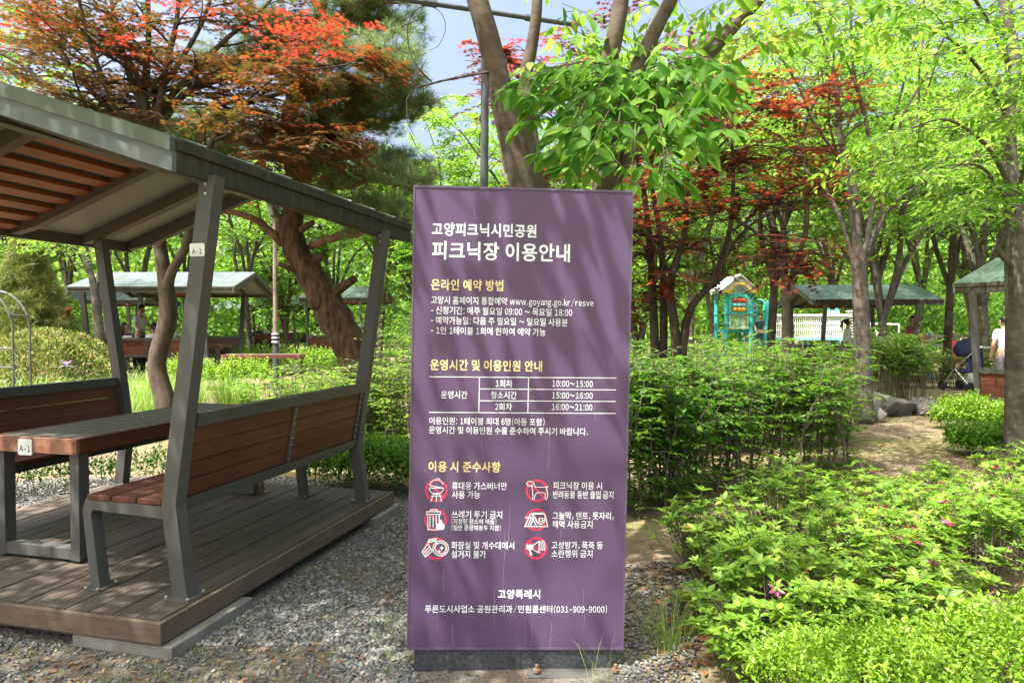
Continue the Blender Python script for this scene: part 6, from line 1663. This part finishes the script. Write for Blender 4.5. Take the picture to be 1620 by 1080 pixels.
def person(label, loc, rz, pose, shirt, pants, hair='short', h=1.70, arms=None, look=0.0, sleeve=0.5, tilt=0.0, hairm=None, stripe=None, group=None):
    """stands at loc (or sits with the seat height at loc), facing local -y"""
    s = h/1.70; root = empty('person', loc, rz, label, 'person', group)
    V = lambda x,y,z: Vector((x*s,y*s,z*s))
    dz = 0.0 if pose == 'stand' else -0.90
    J = {'pelvis':V(0,0,0.93+dz),'waist':V(0,0,1.08+dz),'chest':V(0,0.0,1.30+dz),'neck':V(0,0.0,1.44+dz),'throat':V(0,-0.005,1.49+dz)}
    lk = Matrix.Rotation(look,3,'Z')
    hd = lambda x,y,z: J['throat'] + lk @ (Matrix.Rotation(tilt,3,'X') @ V(x,y,z))
    J['jaw'] = hd(0,-0.025,0.06); J['face'] = hd(0,-0.018,0.12); J['crown'] = hd(0,-0.002,0.185)
    A = arms or {}
    for sd, k in ((1,'R'),(-1,'L')):
        J['sh'+k] = V(0.165*sd,0.0,1.385+dz)
        e, w = A.get(k, ((0.22*sd,0.03,1.12+dz),(0.20*sd,-0.10,0.89+dz)))
        J['el'+k] = V(*e); J['wr'+k] = V(*w); dv = (J['wr'+k]-J['el'+k]).normalized(); J['ha'+k] = J['wr'+k]+dv*0.07*s
        if pose == 'stand':
            J['hi'+k] = V(0.085*sd,0,0.87); J['kn'+k] = V(0.095*sd,-0.015,0.48); J['an'+k] = V(0.10*sd,0.01,0.08); J['to'+k] = V(0.115*sd,-0.15,0.035)
        else:
            J['hi'+k] = V(0.09*sd,-0.02,0.0+0.06-0.04); J['kn'+k] = V(0.11*sd,-0.43,0.03); J['an'+k] = V(0.11*sd,-0.42,-0.37); J['to'+k] = V(0.12*sd,-0.57,-0.42)
    if pose == 'sit': J['pelvis'] = V(0,0,0.07); J['waist'] = V(0,0.0,0.20)
    RA = {'pelvis':(0.125,0.095),'waist':(0.115,0.09),'chest':(0.135,0.10),'neck':0.052,'throat':0.048,'jaw':0.062,'face':(0.072,0.09),'crown':(0.066,0.078),'sh':0.052,'el':0.04,'wr':0.027,'ha':0.03,'hi':0.085,'kn':0.056,'an':0.038,'to':0.03}
    rad = lambda k: RA.get(k, RA.get(k[:2]))
    E_ = [('pelvis','waist'),('waist','chest'),('chest','neck'),('neck','throat'),('throat','jaw'),('jaw','face'),('face','crown')]
    for k in 'RL': E_ += [('chest','sh'+k),('sh'+k,'el'+k),('el'+k,'wr'+k),('wr'+k,'ha'+k),('pelvis','hi'+k),('hi'+k,'kn'+k),('kn'+k,'an'+k),('an'+k,'to'+k)]
    def graph(E_, grow_, name, mat, extra=True):
        names = []; 
        for a,b in E_:
            for q in (a,b):
                if q not in names: names.append(q)
        joints = [J[q] for q in names]; edges = [(names.index(a),names.index(b)) for a,b in E_]
        radii = []
        for q in names:
            r = rad(q); radii.append(tuple((x+grow_)*s for x in r) if isinstance(r, tuple) else (r+grow_)*s)
        if extra:                                        # five fingers on each hand
            for k in 'RL':
                w, hnd = J['wr'+k], J['ha'+k]; dv = (hnd-w).normalized(); sdv = dv.orthogonal().normalized(); b = names.index('ha'+k)
                for i,(o,l) in enumerate(((-0.026,0.065),(-0.009,0.075),(0.009,0.072),(0.026,0.055))):
                    joints.append(hnd+(sdv*o+dv*l)*s); edges.append((b,len(joints)-1)); radii.append(0.008*s)
                joints.append(w+(sdv*-0.045+dv*0.05)*s); edges.append((names.index('wr'+k),len(joints)-1)); radii.append(0.009*s)
        return skinmesh(joints, edges, radii, name, mat, root, names.index(E_[0][0]))
    graph(E_, 0.0, 'body', M['skin'])
    SE = [('pelvis','waist'),('waist','chest'),('chest','neck')]
    J2 = dict(J)
    for k in 'RL':
        J['ce'+k] = J['sh'+k].lerp(J['el'+k], min(1,sleeve*2)) if sleeve <= 0.5 else J['el'+k].lerp(J['wr'+k], sleeve*2-1); RA['ce'] = 0.042
        SE += [('chest','sh'+k),('sh'+k,'ce'+k)] if sleeve <= 0.5 else [('chest','sh'+k),('sh'+k,'el'+k),('el'+k,'ce'+k)]
    RA['neck'] = 0.05
    graph(SE, 0.016, 'shirt', shirt, False)
    PE = [('pelvis','waist')]
    J['waist'] = J['pelvis'].lerp(J2['waist'],0.35)
    for k in 'RL': PE += [('pelvis','hi'+k),('hi'+k,'kn'+k),('kn'+k,'an'+k)]
    graph(PE, 0.014, 'trousers', pants, False)
    for k in 'RL':
        mb = MB(); a, t = J['an'+k], J['to'+k]; dv = (t-a); dv.z = 0; dv.normalize(); q = Vector((t.x,t.y,t.z-0.0))
        mb.tube([a-dv*0.05+Vector((0,0,-0.045))*s, a.lerp(t,0.5)+Vector((0,0,-0.02))*s, q], [0.045*s,0.05*s,0.035*s], 8); mb.build('shoe', M['black'], root, smooth=True)
    # hair
    hm = hairm or M['hair']; bm = bmesh.new(); bmesh.ops.create_uvsphere(bm, u_segments=16, v_segments=10, radius=1)
    for v in list(bm.verts):
        if v.co.y < -0.25 and v.co.z < 0.52: v.co.y = max(v.co.y, -0.25); 
    for v in bm.verts:
        x, y, z = v.co
        if hair == 'short': c = hd(x*0.090, 0.012+y*0.100, 0.155+ (z*0.095 if z > 0 else z*0.085))
        elif hair == 'long': c = hd(x*(0.095+0.03*max(0,-z)), 0.022+y*0.105+0.02*max(0,-z), 0.15+(z*0.10 if z > 0 else z*0.34))
        elif hair == 'tail': c = hd(x*0.092, 0.015+y*0.102, 0.155+(z*0.095 if z > 0 else z*0.095))
        else: c = hd(x*0.095, 0.018+y*0.105, 0.15+(z*0.10 if z > 0 else z*0.17))
        v.co = c
    me = bpy.data.meshes.new('hair'); bm.to_mesh(me); bm.free(); me.materials.append(hm)
    for p in me.polygons: p.use_smooth = True
    hr = link(bpy.data.objects.new('hair', me), root)
    if hair == 'tail':
        mb = MB(); mb.tube([hd(0,0.10,0.18),hd(0,0.16,0.15),hd(0,0.17,0.02),hd(0,0.15,-0.12)],[0.03*s,0.04*s,0.035*s,0.012*s],8); mb.build('ponytail', hm, hr, smooth=True)
    # face
    for sd in (1,-1):
        mb = MB(); mb.lathe([(0.002,-0.008),(0.010*s,-0.004),(0.011*s,0.0),(0.010*s,0.004),(0.002,0.008)], hd(0.031*sd,-0.098,0.125), 8); mb.build('eye', M['hair'], root)
        mb = MB(); c = hd(0.082*sd,0.0,0.11); mb.tube([c-Vector((0,0,0.028*s)),c,c+Vector((0,0,0.028*s))],[0.008*s,0.017*s,0.010*s],6); mb.build('ear', M['skin'], root, smooth=True)
    mb = MB(); mb.tube([hd(0,-0.098,0.135),hd(0,-0.118,0.095),hd(0,-0.095,0.088)],[0.008*s,0.014*s,0.008*s],6); mb.build('nose', M['skin'], root, smooth=True)
    mb = MB(); mb.tube([hd(-0.025,-0.083,0.062),hd(0,-0.09,0.060),hd(0.025,-0.083,0.062)],[0.004*s,0.007*s,0.004*s],6); mb.build('mouth', M['lip'], root)
    return root
M['lip'] = plain('lips', (0.35,0.10,0.09), 0.5)
M['cblue'] = plain('pale_blue_shirt', (0.66,0.74,0.80), 0.9)
M['cwhite'] = plain('white_shirt', (0.80,0.81,0.80), 0.9)
M['cnavy'] = plain('dark_trousers', (0.015,0.017,0.03), 0.9)
M['cpink'] = plain('pink_shirt', (0.62,0.17,0.22), 0.9)
M['cgrey'] = plain('grey_trousers', (0.18,0.17,0.22), 0.9)
M['cgreen'] = plain('navy_green_shirt', (0.02,0.06,0.09), 0.9)
def stripes():
    m, nt, b = newmat('striped_shirt'); mp = texco(nt, 'Object', (1,1,1)); w = nt.nodes.new('ShaderNodeTexWave'); w.bands_direction = 'Z'; w.inputs['Scale'].default_value = 2.2
    nt.links.new(mp.outputs[0], w.inputs['Vector']); r = ramp(nt, [(0.62,(0.68,0.68,0.68)),(0.66,(0.015,0.015,0.03))]); r.color_ramp.interpolation = 'CONSTANT'; nt.links.new(w.outputs[0], r.inputs[0]); nt.links.new(r.outputs[0], b.inputs['Base Color']); b.inputs['Roughness'].default_value = 0.9
    return m
M['cstripe'] = stripes()
def seat(px, d, z): return Vector((gx(px,d), d, z))
SZ = 0.13+0.17+0.48
G1 = 'people in the park'
person('seated woman with long brown hair and striped white shirt, back to us', seat(198,17.55,SZ), R(165), 'sit', M['cstripe'], M['cnavy'], 'long', 1.64, look=R(-55), hairm=M['hairbrown'], sleeve=0.35, group=G1)
person('man in pale blue shirt standing over the table under the grey-blue roof, looking down', Vector((gx(222,18.55),18.55,0.13+0.17)), R(75), 'stand', M['cblue'], M['cnavy'], 'short', 1.74,
       arms={'R':((0.22,-0.12,1.14),(0.10,-0.40,1.06)),'L':((-0.24,-0.10,1.14),(-0.12,-0.40,1.05))}, sleeve=0.35, tilt=R(18), group=G1)
person('seated woman in white with dark ponytail, half hidden by the dark twisted trunk', seat(243,17.6,SZ), R(180), 'sit', M['cwhite'], M['cnavy'], 'tail', 1.62, look=R(35), sleeve=0.8, group=G1)
person('woman in white facing us with her head tipped back, at the far bench', seat(272,19.35,SZ), R(-5), 'sit', M['cwhite'], M['cgrey'], 'bob', 1.64, tilt=R(-22), sleeve=0.35, group=G1)
person('dark-haired visitor seated under the distant roof beside the young grey trunk', seat(408,31.5,0.75), R(20), 'sit', M['cnavy'], M['cnavy'], 'bob', 1.66, group=G1)
person('distant visitor in white seated under the roof left of the lamp post', seat(424,33.2,0.75), R(200), 'sit', M['cwhite'], M['cnavy'], 'bob', 1.64, group=G1)
person('visitor with brown hair and pale top seated under the green roof behind the pine', seat(560,23.45,0.75), R(200), 'sit', M['cblue'], M['cnavy'], 'bob', 1.68, hairm=M['hairbrown'], sleeve=0.8, group=G1)
person('child in dark teal shirt on the playground tower', Vector((gx(1202,24.4),24.4,0.60)), R(0), 'stand', M['cgreen'], M['cgreen'], 'short', 1.28, sleeve=0.35, group=G1)
person('girl with dark hair and white top standing under the teal roof', Vector((gx(1341,19.6),19.6,0.03)), R(80), 'stand', M['cwhite'], M['cnavy'], 'tail', 1.64, sleeve=0.9, group=G1)
person('woman with long black hair and pink shirt, hands raised, under the teal roof', Vector((gx(1444,19.2),19.2,0.03)), R(-80), 'stand', M['cpink'], M['cnavy'], 'long', 1.72,
       arms={'R':((0.20,-0.12,1.14),(0.10,-0.38,1.20)),'L':((-0.20,-0.12,1.14),(-0.10,-0.38,1.22))}, sleeve=0.6, group=G1)
person('man in white shirt and grey trousers walking away beside the thick grey trunk', Vector((gx(1589,14.5),14.5,0.0)), R(170), 'stand', M['cwhite'], M['cgrey'], 'short', 1.68, sleeve=0.4, group=G1)
person('small child with dark hair low behind the dark green shrubs', Vector((gx(1374,18.6),18.6,0.03)), R(60), 'stand', M['cnavy'], M['cnavy'], 'bob', 1.26, group=G1)
person('dark-haired child seated low between the two grey trunks under the teal roof', Vector((gx(1392,19.8),19.8,0.03)), R(-30), 'stand', M['cgrey'], M['cnavy'], 'bob', 1.22, group=G1)
